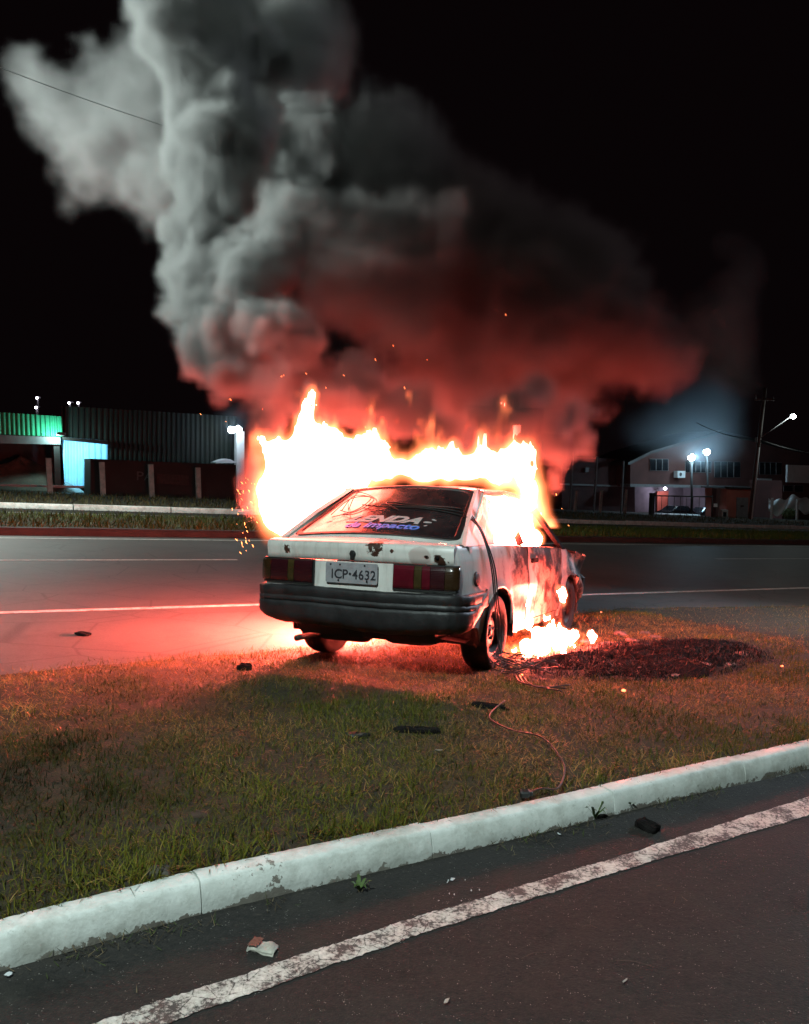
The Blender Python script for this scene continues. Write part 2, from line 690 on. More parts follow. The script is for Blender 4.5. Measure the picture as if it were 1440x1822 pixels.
ts = np.concatenate([np.arange(-30, -4, 1.0), np.arange(-4, 12, 0.08), np.arange(12, 60, 1.5)])
us = np.linspace(0, 1, 60)
vs = []
for t in ts:
    k0 = float(np.interp(t, KX, KN)) + 0.11
    k1 = float(far_edge(t)) + 0.1
    nn = k0 + (k1 - k0) * us
    zz = isl_z(np.full_like(nn, t), nn)
    for a, z in zip(nn, zz):
        vs.append(R(float(t), float(a), float(z)))
fs = []
for i in range(len(ts) - 1):
    for j in range(59):
        fs.append((i * 60 + j, (i + 1) * 60 + j, (i + 1) * 60 + j + 1, i * 60 + j + 1))
MB().add(vs, fs, 0, True).build("island_turf", M_soil, kind='structure')


def zg(p):
    t, n = p.dot(D), p.dot(N)
    return float(isl_z(np.array([t]), np.array([n]))[0])


def turf(px, py):
    """point of the island's surface seen at a picture position"""
    p = gnd(px, py, 0.1)
    for _ in range(5):
        p = gnd(px, py, zg(p))
    return p


# median strip and verge
b = MB()
b.add([R(-90, 19.85, .16), R(160, 19.85, .16), R(160, 28.4, .05), R(-90, 28.4, .05)], [(0, 1, 2, 3)])
b.add([R(-90, 28.4, .05), R(160, 28.4, .05), R(160, 28.62, -.01), R(-90, 28.62, -.01)], [(0, 1, 2, 3)])
b.build("median_strip", M_soil, kind='structure')
b = MB()
b.add([R(-90, 33.05, .2), R(160, 33.05, .2), R(160, 46.5, .25), R(-90, 46.5, .25)], [(0, 1, 2, 3)])
b.build("verge", M_soil, kind='structure')
sheet("yard", [R(-90, 46.5), R(160, 46.5), R(160, 110), R(-90, 110)], M_ground, 0.1)


def blades(name, P, H, Wd, lean, colr, label, curl=0.5):
    """P: nx3 roots; grass as one mesh of bent blades"""
    n = len(P)
    az = nrs.rand(n) * 2 * np.pi
    la = az + nrs.uniform(-.7, .7, n)
    dx, dy = np.cos(az + np.pi / 2), np.sin(az + np.pi / 2)
    lx, ly = np.cos(la), np.sin(la)
    V = np.zeros((n, 5, 3), np.float32)
    for k, (u, wf) in enumerate(((0, 1.0), (0.5, .8), (1.0, 0))):
        ang = lean * (0.6 + curl * u)
        hx = H * u * np.sin(ang)
        hz = H * u * np.cos(ang)
        c = P + np.stack([lx * hx, ly * hx, np.maximum(hz, 0.004)], 1)
        if k < 2:
            o = np.stack([dx, dy, np.zeros(n)], 1) * (Wd * wf / 2)[:, None]
            V[:, 2 * k] = c - o
            V[:, 2 * k + 1] = c + o
        else:
            V[:, 4] = c
    me = bpy.data.meshes.new(name)
    me.vertices.add(n * 5)
    me.vertices.foreach_set("co", V.reshape(-1))
    base = np.arange(n)[:, None] * 5
    q = base + np.array([[0, 1, 3, 2]])
    tr = base + np.array([[2, 3, 4]])
    loops = np.concatenate([q.reshape(-1), tr.reshape(-1)])
    me.loops.add(len(loops))
    me.loops.foreach_set("vertex_index", loops.astype(np.int32))
    me.polygons.add(2 * n)
    me.polygons.foreach_set("loop_start", np.concatenate([np.arange(n) * 4, n * 4 + np.arange(n) * 3]).astype(np.int32))
    me.polygons.foreach_set("loop_total", np.concatenate([np.full(n, 4), np.full(n, 3)]).astype(np.int32))
    at = me.attributes.new("tint", 'FLOAT_COLOR', 'POINT')
    C4 = np.ones((n, 5, 4), np.float32)
    C4[:, :, :3] = colr[:, None, :]
    at.data.foreach_set("color", C4.reshape(-1))
    me.materials.append(M_blade)
    me.update(calc_edges=True)
    me.validate()
    o = bpy.data.objects.new(name, me)
    COL.objects.link(o)
    return tag(o, label, "grass", None, "stuff")


def lerp3(a, b_, f):
    return np.array(a)[None] * (1 - f[:, None]) + np.array(b_)[None] * f[:, None]


def island_grass():
    Ts, Ns = [], []
    # denser towards the camera
    for (t0, t1, n0, n1, dens) in ((-3.2, 6.5, 2.3, 4.4, 11500), (-4, 7.5, 4.4, 8.2, 5200), (6.5, 20, 3.5, 8.2, 700), (-9, -3.2, 2.3, 7.0, 600)):
        k = int((t1 - t0) * (n1 - n0) * dens)
        Ts.append(nrs.uniform(t0, t1, k))
        Ns.append(nrs.uniform(n0, n1, k))
    t = np.concatenate(Ts)
    n = np.concatenate(Ns)
    kk = np.interp(t, KX, KN)
    ok = (n > kk + 0.10) & (n < far_edge(t) + 0.05 - 0.14 * nrs.rand(len(t)))
    # keep tufty: thin by noise
    cl = n2(t, n, 5.5, 21, 3)
    ok &= nrs.rand(len(t)) < np.clip(0.25 + 1.5 * (cl - .25), 0.12, 1)
    t, n, kk = t[ok], n[ok], kk[ok]
    u = n - kk
    z = isl_z(t, n)
    P = np.stack([t * D.x + n * N.x, t * D.y + n * N.y, z - 0.005], 1)
    # burnt patch right of the car, scorched turf left
    bc = turf(1165, 1172)
    bt, bn = bc.dot(D), bc.dot(N)
    q = ((t - bt) * math.cos(.16) + (n - bn) * math.sin(.16)) / 1.45, (-(t - bt) * math.sin(.16) + (n - bn) * math.cos(.16)) / 0.74
    rr = np.hypot(*q) + 0.55 * (n2(t, n, 2.5, 31) - .5) + 0.25 * (n2(t, n, 9, 33) - .5)
    burnt = np.clip((1.06 - rr) / .12, 0, 1)
    dry = n2(t, n, 1.1, 41, 4)
    left = np.clip((1.0 - t) / 1.2, 0, 1) * np.clip((n - 2.5) / .8, 0, 1)
    right = np.clip((t - 2.6) / 2.0, 0, 1)
    dryness = np.clip((dry - .42) * 2.6 + left * .55 + right * .30 - np.clip(.55 - u, 0, 1) * .9 + .22, 0, 1)
    g = nrs.rand(len(t))
    green = lerp3((.044, .050, .005), (.115, .108, .011), g)
    straw = lerp3((.085, .055, .016), (.30, .19, .065), nrs.rand(len(t)) ** 1.6)
    isdry = (nrs.rand(len(t)) < dryness * .95 + .08)
    col = np.where(isdry[:, None], straw, green)
    col = col * (0.75 + .5 * n2(t, n, 3.0, 55))[:, None]
    bare = np.clip((n2(t, n, 1.6, 61, 4) - .55) * 7, 0, 1) * np.clip(left + .25, 0, 1)
    col = col * (1 - .55 * bare[:, None])
    lowl = np.clip((1.15 - t) / .7, 0, 1) * np.clip((4.75 - n) / .6, 0, 1) * np.clip((u - .3) / .35, 0, 1)
    col = col * (1 - .82 * lowl * np.clip(n2(t, n, 1.1, 63, 4) * 3.2 - .85, 0, 1))[:, None]
    black = np.array([.010, .008, .008])[None] * (0.6 + nrs.rand(len(t)))[:, None]
    isb = nrs.rand(len(t)) < burnt * .97
    col = np.where(isb[:, None], black, col)
    H = nrs.uniform(.025, .075, len(t)) * (0.7 + .8 * n2(t, n, 4.2, 71))
    edge = np.clip(.38 - u, 0, .38) / .38
    H = H * (1 + 0.75 * edge * (n2(t, n, 6, 81) > .42))
    H = np.where(isb, H * .6, H)
    lean = np.clip(nrs.normal(.75, .35, len(t)), .05, 1.45)
    lean = np.where(isdry, np.clip(lean + .35, .1, 1.5), lean)
    Wd = nrs.uniform(.0018, .0044, len(t)) * (1 + .35 * edge)
    keep = nrs.rand(len(t)) < 1 - .35 * bare
    H = H * .8
    col = col * (.85 + .85 * n2(t, n, 2.4, 97, 3))[:, None] * (.80 + .55 * np.clip((n - 3.9) / 1.2, 0, 1) * np.maximum(right, left))[:, None]  # firelight put into the tint: blades lightened on the firelit left and right
    blades("turf_grass", P[keep], H[keep], Wd[keep], lean[keep], col[keep], "patchy short grass growing over the traffic island around the burning car")


island_grass()


def heap():
    c = turf(1165, 1172)
    bt, bn = c.dot(D), c.dot(N)
    vs, fs = [], []
    nu, na = 22, 72
    for i in range(nu):
        for j in range(na):
            a = 2 * math.pi * j / na
            rr_ = i / (nu - 1)
            wob = 1 + .16 * math.sin(3 * a + 1) + .10 * math.sin(7 * a + 2) + .06 * math.sin(13 * a)
            x, y = math.cos(a) * 1.25 * rr_ * wob, math.sin(a) * .54 * rr_ * wob
            t_ = bt + x * math.cos(.16) - y * math.sin(.16)
            n_ = bn + x * math.sin(.16) + y * math.cos(.16)
            p = R(t_, n_, 0)
            h = .085 * (1 - rr_ ** 2) * (.5 + 1.0 * float(n2([t_], [n_], 4.0, 301, 3)[0])) + .075 * (float(n2([t_], [n_], 11, 303, 3)[0]) - .5) * (1 - rr_ ** 4)
            p.z = zg(p) + h + (.006 if rr_ < 1 else -.02)
            vs.append(p)
    for i in range(nu - 1):
        for j in range(na):
            fs.append((i * na + j, i * na + (j + 1) % na, (i + 1) * na + (j + 1) % na, (i + 1) * na + j))
    o = MB().add(vs, fs, 0, True).build("burnt_heap", plain("wet_ash", (0.008, 0.006, 0.006), 0.9, 14, .6, bmp=.9, bdist=.03, spec=0.05))
    tag(o, "low blackened heap of burnt turf and ash right of the front wheel", "ash heap")
    k = 9000
    a, r_ = nrs.uniform(0, 2 * np.pi, k), np.sqrt(nrs.rand(k)) * 1.02
    x, y = np.cos(a) * 1.40 * r_, np.sin(a) * .66 * r_
    t_ = bt + x * math.cos(.16) - y * math.sin(.16)
    n_ = bn + x * math.sin(.16) + y * math.cos(.16)
    z = isl_z(t_, n_) + .085 * (1 - np.minimum(r_, 1) ** 2) * (.5 + n2(t_, n_, 4.0, 301, 3))
    P = np.stack([t_ * D.x + n_ * N.x, t_ * D.y + n_ * N.y, z - .01], 1)
    col = np.array([.011, .0085, .008])[None] * (.5 + 1.6 * nrs.rand(k))[:, None]
    br = nrs.rand(k) < .10
    col[br] = np.array([.09, .06, .05])
    blades("burnt_stubble", P, nrs.uniform(.02, .07, k), nrs.uniform(.003, .009, k), np.clip(nrs.normal(.9, .4, k), .05, 1.5), col, "charred stubble sticking out of the blackened heap")


heap()


def strip_grass():
    k = 42000
    t = nrs.uniform(-24, 42, k)
    n = 19.95 + nrs.rand(k) ** 1.3 * 8.6
    z = np.interp(n, [19.85, 28.4, 28.62], [.16, .05, -.01])
    P = np.stack([t * D.x + n * N.x, t * D.y + n * N.y, z - .01], 1)
    f = np.clip(n2(t, n, .8, 91) * 1.4 - .2, 0, 1)
    col = lerp3((.045, .062, .008), (.12, .11, .03), f * nrs.rand(k))
    blades("median_grass", P, nrs.uniform(.10, .26, k), nrs.uniform(.012, .03, k), np.clip(nrs.normal(.6, .3, k), .05, 1.3), col, "rough mown grass on the median strip behind the far carriageway")
    k = 15000
    t = nrs.uniform(-34, 60, k)
    n = nrs.uniform(33.1, 46.3, k)
    z = np.interp(n, [33.05, 46.5], [.2, .25])
    P = np.stack([t * D.x + n * N.x, t * D.y + n * N.y, z - .01], 1)
    col = lerp3((.035, .04, .012), (.09, .075, .035), nrs.rand(k))
    blades("verge_grass", P, nrs.uniform(.12, .3, k), nrs.uniform(.02, .045, k), np.clip(nrs.normal(.6, .3, k), .05, 1.3), col, "dull grass on the verge between the white kerb and the fence posts")


strip_grass()


def clippings():
    # dry cuttings and dirt lying on the near road, thick in the gutter
    k = 5200
    t = nrs.uniform(-2.5, 6.5, k)
    kk = np.interp(t, KX, KN)
    gut = nrs.rand(k) < .62
    off = np.where(gut, np.abs(nrs.normal(0, .055, k)), nrs.rand(k) ** 1.2 * 2.0)
    n = kk - .004 - off
    P = np.stack([t * D.x + n * N.x, t * D.y + n * N.y, np.full(k, .003)], 1)
    keep = (np.where(gut, n2(t, n, 2.6, 95) > .46, n2(t, n, 2.2, 98) > .5))
    col = lerp3((.03, .022, .012), (.16, .12, .07), nrs.rand(k) ** 2)
    gr = nrs.rand(k) < .22
    col[gr] = lerp3((.03, .05, .01), (.07, .09, .02), nrs.rand(gr.sum()))
    H = np.where(gut, nrs.uniform(.015, .055, k), nrs.uniform(.008, .035, k))
    blades("grass_clippings", P[keep], H[keep], nrs.uniform(.0015, .0035, k)[keep], np.clip(nrs.normal(1.45, .12, k), .9, 1.56)[keep], col[keep], "dry grass cuttings and dirt scattered over the near road and its gutter", curl=.05)


clippings()

# ------------------------------------------------------------------ the car (local: x right, y forward from the tail, z up)
yaw, pi_, ro = 0.42975, -0.02709, -0.03642
cy, sy = math.cos(yaw), math.sin(yaw)
Rz = Matrix(((cy, sy, 0), (-sy, cy, 0), (0, 0, 1)))
Rx = Matrix(((1, 0, 0), (0, math.cos(pi_), -math.sin(pi_)), (0, math.sin(pi_), math.cos(pi_))))
Ry = Matrix(((math.cos(ro), 0, math.sin(ro)), (0, 1, 0), (-math.sin(ro), 0, math.cos(ro))))
CM = (Rz @ Rx @ Ry).to_4x4()
CM.translation = Vector((-0.347, 5.618, 0.106))


def cw(x, y, z):
    return CM @ Vector((x, y, z))


def paint_mat(name, soot=0.0, char_y=None):
    m, t, b, o = nt(name)
    sp = nd(t, "ShaderNodeSeparateXYZ")
    t.links.new(coord(t), sp.inputs[0])
    f = noise(t, 3.0, 6, 0.65)
    c = ramp(t, f, [(0.3, (0.50, 0.47, 0.44)), (0.65, (0.66, 0.64, 0.61))])
    # drip streaks of grime
    mp = nd(t, "ShaderNodeMapping")
    mp.inputs["Scale"].default_value = (18, 18, 2.5)
    t.links.new(coord(t), mp.inputs[0])
    c = mix(t, ramp(t, noise(t, 1.0, 5, 0.7, mp.outputs[0]), [(0.50, 0.0), (0.78, 0.5)]), c, (0.17, 0.12, 0.10))
    if name == "hatch_paint":
        def spot(x, z, r, sharp=.5, ns=16, amt=.9):
            a = mth(t, 'POWER', mth(t, 'DIVIDE', mth(t, 'SUBTRACT', sp.outputs[0], x), r), 2)
            d = mth(t, 'POWER', mth(t, 'DIVIDE', mth(t, 'SUBTRACT', sp.outputs[2], z), r * .8), 2)
            q = mth(t, 'SQRT', mth(t, 'ADD', a, d))
            q = mth(t, 'ADD', q, mth(t, 'MULTIPLY', mth(t, 'SUBTRACT', noise(t, ns, 4, .7), .5), amt * 2))
            return ramp(t, q, [(sharp, 1.0), (sharp + .12, 0.0)])
        c = mix(t, mth(t, 'MULTIPLY', spot(.50, .87, .10, .75, 6, .3), .7), c, (0.40, 0.30, 0.28))
        for x, z, r, a in ((.17, .925, .10, 1.2), (.18, .875, .05, 1.5), (.63, .862, .05, 1.1), (.55, .868, .028, .6), (.66, .83, .06, 1.3), (-.55, .88, .05, 1.6), (.3, .90, .03, 1.2)):
            c = mix(t, spot(x, z, r, .5, 28, a), c, (0.045, 0.017, 0.010))
    if soot:
        # soot blown along the panels by the fire
        q = mth(t, 'ADD', mth(t, 'MULTIPLY', mth(t, 'SUBTRACT', noise(t, 2.6, 6, 0.7), .5), 1.5), mth(t, 'MULTIPLY', mth(t, 'SUBTRACT', sp.outputs[1], char_y), 1.1))
        c = mix(t, ramp(t, q, [(0.0, 0.0), (0.16, 1.0)]), c, mix(t, ramp(t, noise(t, 7, 6, .75), [(.47, 0.0), (.55, 1.0)]), (0.018, 0.013, 0.012), (0.30, 0.22, 0.18)))
        r2 = mth(t, 'ADD', mth(t, 'MULTIPLY', mth(t, 'SUBTRACT', noise(t, 5, 5, 0.7), .5), .5), mth(t, 'MULTIPLY', mth(t, 'SUBTRACT', sp.outputs[2], .94), 3))
        c = mix(t, mth(t, 'MULTIPLY', ramp(t, r2, [(-0.05 + .0, 0.0), (0.12, 1.0)]), soot), c, (0.03, 0.02, 0.018))
    t.links.new(c, b.inputs["Base Color"])
    b.inputs["Roughness"].default_value = 0.42
    b.inputs["Coat Weight"].default_value = 0.25
    b.inputs["Coat Roughness"].default_value = 0.25
    bump(t, b, noise(t, 5, 4), 0.12, 0.01)
    return m


M_paint = paint_mat("dirty_white_paint")
M_hatch = paint_mat("hatch_paint")
M_side = paint_mat("scorched_white_paint", 0.6, 1.05)
M_door = paint_mat("burnt_door_paint", 0.8, 1.72)
M_fend = paint_mat("crumpled_fender_paint", 0.5, 2.95)
M_seal = plain("black_window_seal", (0.012, 0.011, 0.011), 0.5, 20, 0.3)
M_bump = plain("weathered_bumper_plastic", (0.017, 0.0155, 0.017), 0.5, 7, 0.55, bmp=0.25)
M_rim = plain("sooty_steel", (0.07, 0.065, 0.06), 0.5, 12, 0.4, metal=0.6)


def lens_mat(name, col):
    m, t, b, o = nt(name)
    wv = nd(t, "ShaderNodeTexWave")
    wv.inputs["Scale"].default_value = 28
    wv.bands_direction = 'Z'
    t.links.new(coord(t), wv.inputs[0])
    t.links.new(ramp(t, noise(t, 9, 4), [(0.3, tuple(x * .6 for x in col)), (0.7, col)]), b.inputs["Base Color"])
    b.inputs["Roughness"].default_value = 0.22
    b.inputs["Coat Weight"].default_value = 0.5
    bump(t, b, wv.outputs["Fac"], 0.2, 0.003)
    return m


M_lr = lens_mat("red_lens", (0.10, 0.004, 0.012))
M_ld = lens_mat("dark_red_lens", (0.035, 0.006, 0.009))
M_la = lens_mat("smoky_amber_lens", (0.038, 0.018, 0.007))
M_ls = lens_mat("olive_clear_lens", (0.055, 0.036, 0.012))

car = bpy.data.objects.new("burning_car", None)
COL.objects.link(car)
car.matrix_world = CM
tag(car, "white three-door hatchback on fire, standing on the grass island with its tail to the viewer", "car")


def Wd_(y):
    return float(np.interp(y, [0, .045, .12, .4, 1.2, 2.6, 3.5, 3.85, 3.97], [.735, .752, .778, .80, .815, .815, .79, .745, .70]))


def sx(y, z):
    return Wd_(y) * float(np.interp(z, [.18, .30, .45, .56, .60, .70, .85, .93, .97], [.93, .965, .985, .993, 1.0, .995, .978, .955, .925]))


def belt(y):
    return float(np.interp(y, [0, .3, 1, 2.9, 3.9], [.945, .950, .942, .872, .775]))


def zlo(y):
    return float(np.interp(y, [0, .45, .52, 1.18, 1.3, 2.8, 3.97], [.40, .36, .24, .24, .22, .22, .30]))


ARCH = [(.86, .30, .335), (3.15, .28, .325)]


def side_pt(sgn, y, v):
    z = zlo(y) + (belt(y) - zlo(y)) * v
    for ac, az, ar in ARCH:
        d = math.hypot(y - ac, z - az)
        if abs(d - ar) < .022 and d > 0:
            y, z = ac + (y - ac) * ar / d, az + (z - az) * ar / d
    x = sx(y, z)
    # rolled edge above the arches
    for ac, az, ar in ARCH:
        d = math.hypot(y - ac, z - az)
        if ar - .01 < d < ar + .06:
            x += .012 * (1 - (d - ar) / .06)
    return Vector((sgn * x, y, z))


def in_arch(y, z):
    return any(math.hypot(y - a, z - c) < r - .004 for a, c, r in ARCH)


def side_panel(b, sgn, y0, y1, ny, vlo=0.0, nz=34, off=0.0, disp=None, mi=0):
    ys = np.linspace(y0, y1, ny)
    vs_ = np.linspace(vlo, 1, nz)

    def fn(y, v):
        p = side_pt(sgn, float(y), float(v))
        p.x += sgn * off
        if disp:
            p += disp(p)
        return p

    def skip(y, v):
        z = zlo(y) + (belt(y) - zlo(y)) * v
        return in_arch(y, z)
    b.grid(fn, ys, vs_, mi, True, skip)


# quarter panels, sills, tail panel
b = MB()
side_panel(b, 1, .045, 1.60, 62)
side_panel(b, -1, .045, 3.95, 120)
sill = lambda s: [side_pt(s, float(y), 0.0) for y in np.linspace(1.6, 2.74, 8)]


def sill_fn(y, v):
    z = .22 + .065 * v
    return Vector((sx(y, z), y, z))


b.grid(sill_fn, np.linspace(1.6, 2.76, 20), np.linspace(0, 1, 4))


def rear_y(x, z):
    return .045 * (abs(x) / .752) ** 3 + (z - .6) * .035


b.grid(lambda x, z: Vector((x, rear_y(x, z), z)), np.linspace(-.752, .752, 40), np.linspace(.40, .812, 8))
# shoulder strips under the side windows, both sides
for s in (1, -1):
    b.grid(lambda y, v: Vector((s * (sx(y, belt(y)) - .045 * v), y, belt(y) + .012 * v)), np.linspace(.16, 2.95, 40), [0, 1])
body = b.build("body", M_side, car)

# underside
b = MB()
b.grid(lambda x, y: Vector((x, y, .27 + .03 * math.sin(y * 5) * math.cos(x * 4))), np.linspace(-.70, .70, 10), np.linspace(.42, 3.8, 24))
b.rbox((0, .98, .25), (.9, .42, .16), .04)
b.tube([(-.66, .86, .27), (.66, .86, .27)], .04, 10)
b.rbox((-.28, .42, .25), (.5, .2, .13), .05)
b.tube([(-.45, .42, .24), (-.47, .12, .23), (-.47, .03, .23)], .024, 8)
b.rbox((.26, .50, .28), (.50, .42, .15), .07)
b.build("underbody", M_dark, car)
# wheel housings
for s in (1, -1):
    for ac, az, ar in ARCH:
        b = MB()
        an = np.linspace(-.25, math.pi + .25, 26)
        b.grid(lambda a, v: Vector((s * (sx(ac, .6) + .008 - .30 * v), ac + math.cos(a) * (ar + .004), az + math.sin(a) * (ar + .004))), an, [0, .1, 1])
        b.add([Vector((s * (sx(ac, .6) - .29), ac + math.cos(a) * ar, az + math.sin(a) * ar)) for a in an], [tuple(range(26))])
        b.build("wheel_housing", M_dark, car)
# rolled arch lips
for s in (1, -1):
    b = MB()
    ac, az, ar = ARCH[0]
    b.tube([Vector((s * (sx(ac + math.cos(a) * ar, az + math.sin(a) * ar) + .006), ac + math.cos(a) * ar, az + math.sin(a) * ar)) for a in np.linspace(.05, math.pi - .05, 30)], .011, 6)
    b.build("arch_lip", M_paint, car)

# hood, nose
b = MB()
b.grid(lambda u, y: Vector((u * (sx(y, belt(y)) - .01), y, belt(y) + .04 * (1 - u * u) + .01)), np.linspace(-1, 1, 17), np.linspace(2.88, 3.95, 14))
b.build("hood", M_side, car)
b = MB()
b.grid(lambda u, z: Vector((u * sx(3.95, z), 3.97 - .03 * u * u, z)), np.linspace(-1, 1, 12), np.linspace(.3, .80, 6))
b.build("nose_panel", M_dark, car)
b = MB()
b.rbox((0, 3.99, .46), (1.52, .14, .22), .04)
b.build("front_bumper", M_bump, car)

# hatch lid: window frame, ledge, tail skin
GT, GB = (.525, .93, 1.365), (.655, .24, .998)


def hw(s, t_, out=0.0):
    """point of the raked rear window plane; s -1..1 across, t -1 bottom .. 1 top"""
    u = (t_ + 1) / 2
    x = GB[0] + (GT[0] - GB[0]) * u
    y = GB[1] + (GT[1] - GB[1]) * u
    z = GB[2] + (GT[2] - GB[2]) * u
    bow = .05 * s * s
    p = Vector((s * x, y + bow, z + .018 * (1 - min(1, s * s)) * (1 - t_ * t_ * .3) - .02 * s * s))
    return p + Vector((0, -.40, .91)) * out


def rr_loop(a, c, r, n=10):
    pts = []
    for (cx_, cy_, a0) in ((a - r, c - r, 0), (-a + r, c - r, 90), (-a + r, -c + r, 180), (a - r, -c + r, 270)):
        for k in range(n + 1):
            an = math.radians(a0 + 90 * k / n)
            pts.append((cx_ + r * math.cos(an), cy_ + r * math.sin(an)))
    # subdivide the straights
    out = []
    for i, p in enumerate(pts):
        q = pts[(i + 1) % len(pts)]
        m_ = 8 if math.hypot(q[0] - p[0], q[1] - p[1]) > .3 else 1
        for k in range(m_):
            out.append((p[0] + (q[0] - p[0]) * k / m_, p[1] + (q[1] - p[1]) * k / m_))
    return out


def ring(b, l0, l1, o0, o1, mi=0):
    n = len(l0)
    vs = [hw(*p, o0) for p in l0] + [hw(*p, o1) for p in l1]
    b.add(vs, [(k, (k + 1) % n, n + (k + 1) % n, n + k) for k in range(n)], mi, True)


inner = rr_loop(1.0, 1.0, .14)
outer = rr_loop(1.145, 1.13, .05)
b = MB()
ring(b, outer, inner, -.006, .006)
# side returns of the lid down to the body
for s in (1, -1):
    e = [hw(s * 1.145, t_, -.006) for t_ in np.linspace(-1.13, 1.13, 14)]
    vs = e + [Vector((p.x + s * .012, p.y + .02, p.z - .05)) for p in e]
    b.add(vs, [(k, k + 1, 15 + k, 14 + k) for k in range(13)], 0, True)
# ledge below the glass and the upright skin
led = [hw(s, -1.13, -.006) for s in np.linspace(-1.145, 1.145, 33)]
rows = [led]
for (y, z) in ((.10, .962), (.045, .957), (.012, .948), (-.004, .932), (-.006, .90), (.000, .86), (.004, .822), (.02, .818)):
    rows.append([Vector((s * .752, rear_y(s * .752, .6) + y * (1 if y > .03 else 1), z - .006 * s * s)) for s in np.linspace(-.985, .985, 33)])
vs = sum(rows, [])
fs = []
for i in range(len(rows) - 1):
    for k in range(32):
        fs.append((i * 33 + k, i * 33 + k + 1, (i + 1) * 33 + k + 1, (i + 1) * 33 + k))
b.add(vs, fs, 0, True)
hatch = b.build("hatch", M_hatch, car)
b = MB()
ring(b, rr_loop(1.03, 1.035, .15), rr_loop(.985, .98, .13), .008, .010)
ring(b, rr_loop(.985, .98, .13), rr_loop(.965, .955, .12), .010, .001)
ring(b, rr_loop(1.045, 1.055, .15), rr_loop(1.03, 1.035, .15), .0005, .008)
b.build("window_seal", M_seal, hatch)
mg, t, bb, oo = nt("sooted_rear_glass")
f = noise(t, 2.2, 6, .7)
t.links.new(ramp(t, f, [(0.35, (0.012, 0.009, 0.011)), (0.7, (0.05, 0.035, 0.035))]), bb.inputs["Base Color"])
t.links.new(ramp(t, noise(t, 4, 5, .7), [(0.3, 0.08), (0.7, 0.38)]), bb.inputs["Roughness"])
bb.inputs["Specular IOR Level"].default_value = 0.7
b = MB()
b.grid(lambda s, q: hw(s, q, .0), np.linspace(-1.0, 1.0, 24), np.linspace(-.99, .99, 14))
glass = b.build("rear_window", mg, hatch)
# remnants of the window lettering
M_white = plain("white_vinyl", (0.42, 0.40, 0.40), 0.5, 30, .15, bmp=0)
M_blue = plain("blue_vinyl", (0.10, 0.22, 0.75), 0.5, 30, .15, bmp=0)


def on_glass(b, txt, size, sc, tc, sx_=1.0, shear=0.0, offset=0.0, cut=None, slope=0.0):
    vs, fs = text_mesh(txt, size, .001, offset, shear, sx_)
    W2, H2 = .60, .42
    P = [hw(sc + (v.x) / W2, tc + (v.y + slope * v.x) / H2, .004 + v.z) for v in vs]
    keep = []
    for f_ in fs:
        c_ = sum((vs[i] for i in f_), Vector()) / len(f_)
        if cut and cut(c_):
            continue
        keep.append(f_)
    b.add(P, keep)


b = MB()
on_glass(b, "LENDA", .138, .02, -.46, 1.28, .5, .006, None, 0.0)
b.build("lettering", M_white, glass)
b = MB()
on_glass(b, "da impacto", .115, .06, -.70, 1.1, .3, .003)
b.build("lettering", M_blue, glass)
for (s, q, w_, h_, r_) in ((-.60, -.20, .10, .03, -.3), (-.42, -.53, .06, .022, .2), (.47, -.66, .055, .02, .25), (.60, -.47, .07, .03, .15), (.66, -.36, .05, .025, -.4), (-.28, -.50, .08, .02, .1), (-.72, -.5, .05, .018, .5), (.60, -.60, .03, .015, .5)):
    pts = []
    for k in range(7):
        an = 2 * math.pi * k / 7
        rr = rnd.uniform(.75, 1.15)
        x_, y_ = math.cos(an) * w_ / 2 * rr, math.sin(an) * h_ / 2 * rr
        pts.append(hw(s + (x_ * math.cos(r_) - y_ * math.sin(r_)) / .60, q + (x_ * math.sin(r_) + y_ * math.cos(r_)) / .42, .004))
    b = MB()
    b.plate(pts, .001, (0, -.4, .9))
    b.build("torn_sticker", M_white, glass)
# lock, holes
b = MB()
b.lathe([(0, -.010), (.020, -.012), (.024, -.004), (.024, .01)], (.0, -.006, .868), (0, 1, 0), 16)
b.rbox((.0, -.012, .858), (.034, .016, .07), .008)
b.build("lock", M_black, hatch)
for x, z, r in ((.63, .866, .014), (.55, .872, .010)):
    b = MB()
    b.lathe([(0, -.004), (r, -.003), (r, .012)], (x, .018, z), (0, 1, 0), 14)
    b.build("trim_hole", M_char, hatch)

# tail lights
def tail(sgn, segs):
    root = bpy.data.objects.new("tail_light", None)
    COL.objects.link(root)
    root.parent = car
    zb, zt = .645, .808

    def pt(q, z, out):
        # q runs across the tail and round the corner
        q = abs(q)
        if q < .735:
            return Vector((sgn * q, rear_y(q, z) - out, z))
        k = q - .735
        return Vector((sgn * (.752 + out * .6 + min(k, .02) * .6), rear_y(.745, z) - out + max(0, k) * 1.0, z))
    b = MB()
    q0, q1 = segs[0][0], segs[-1][1]
    qs = np.linspace(q0 - .008, q1 + .004, 26)
    lo = [(pt(q, zb - .010, .002), pt(q, zb - .010, .016), pt(q, zt + .008, .016), pt(q, zt + .008, .002)) for q in qs]
    vs = [p for r_ in lo for p in r_]
    fs = []
    for i in range(25):
        for j in range(3):
            fs.append((i * 4 + j, i * 4 + j + 1, (i + 1) * 4 + j + 1, (i + 1) * 4 + j))
    fs += [(0, 1, 2, 3), (100, 101, 102, 103)]
    b.add(vs, fs)
    b.build("bezel", M_black, root)
    for a, c, mt in segs:
        b = MB()
        qs = np.linspace(a, c, 7)
        zs = [zb, zb + .008, zb + .03, (zb + zt) / 2, zt - .03, zt - .008, zt]
        oz = [.014, .026, .030, .031, .030, .026, .014]
        b.grid(lambda q, k: pt(q, zs[k], oz[k]), list(qs), list(range(7)))
        b.build("lens", mt, root)
    return root


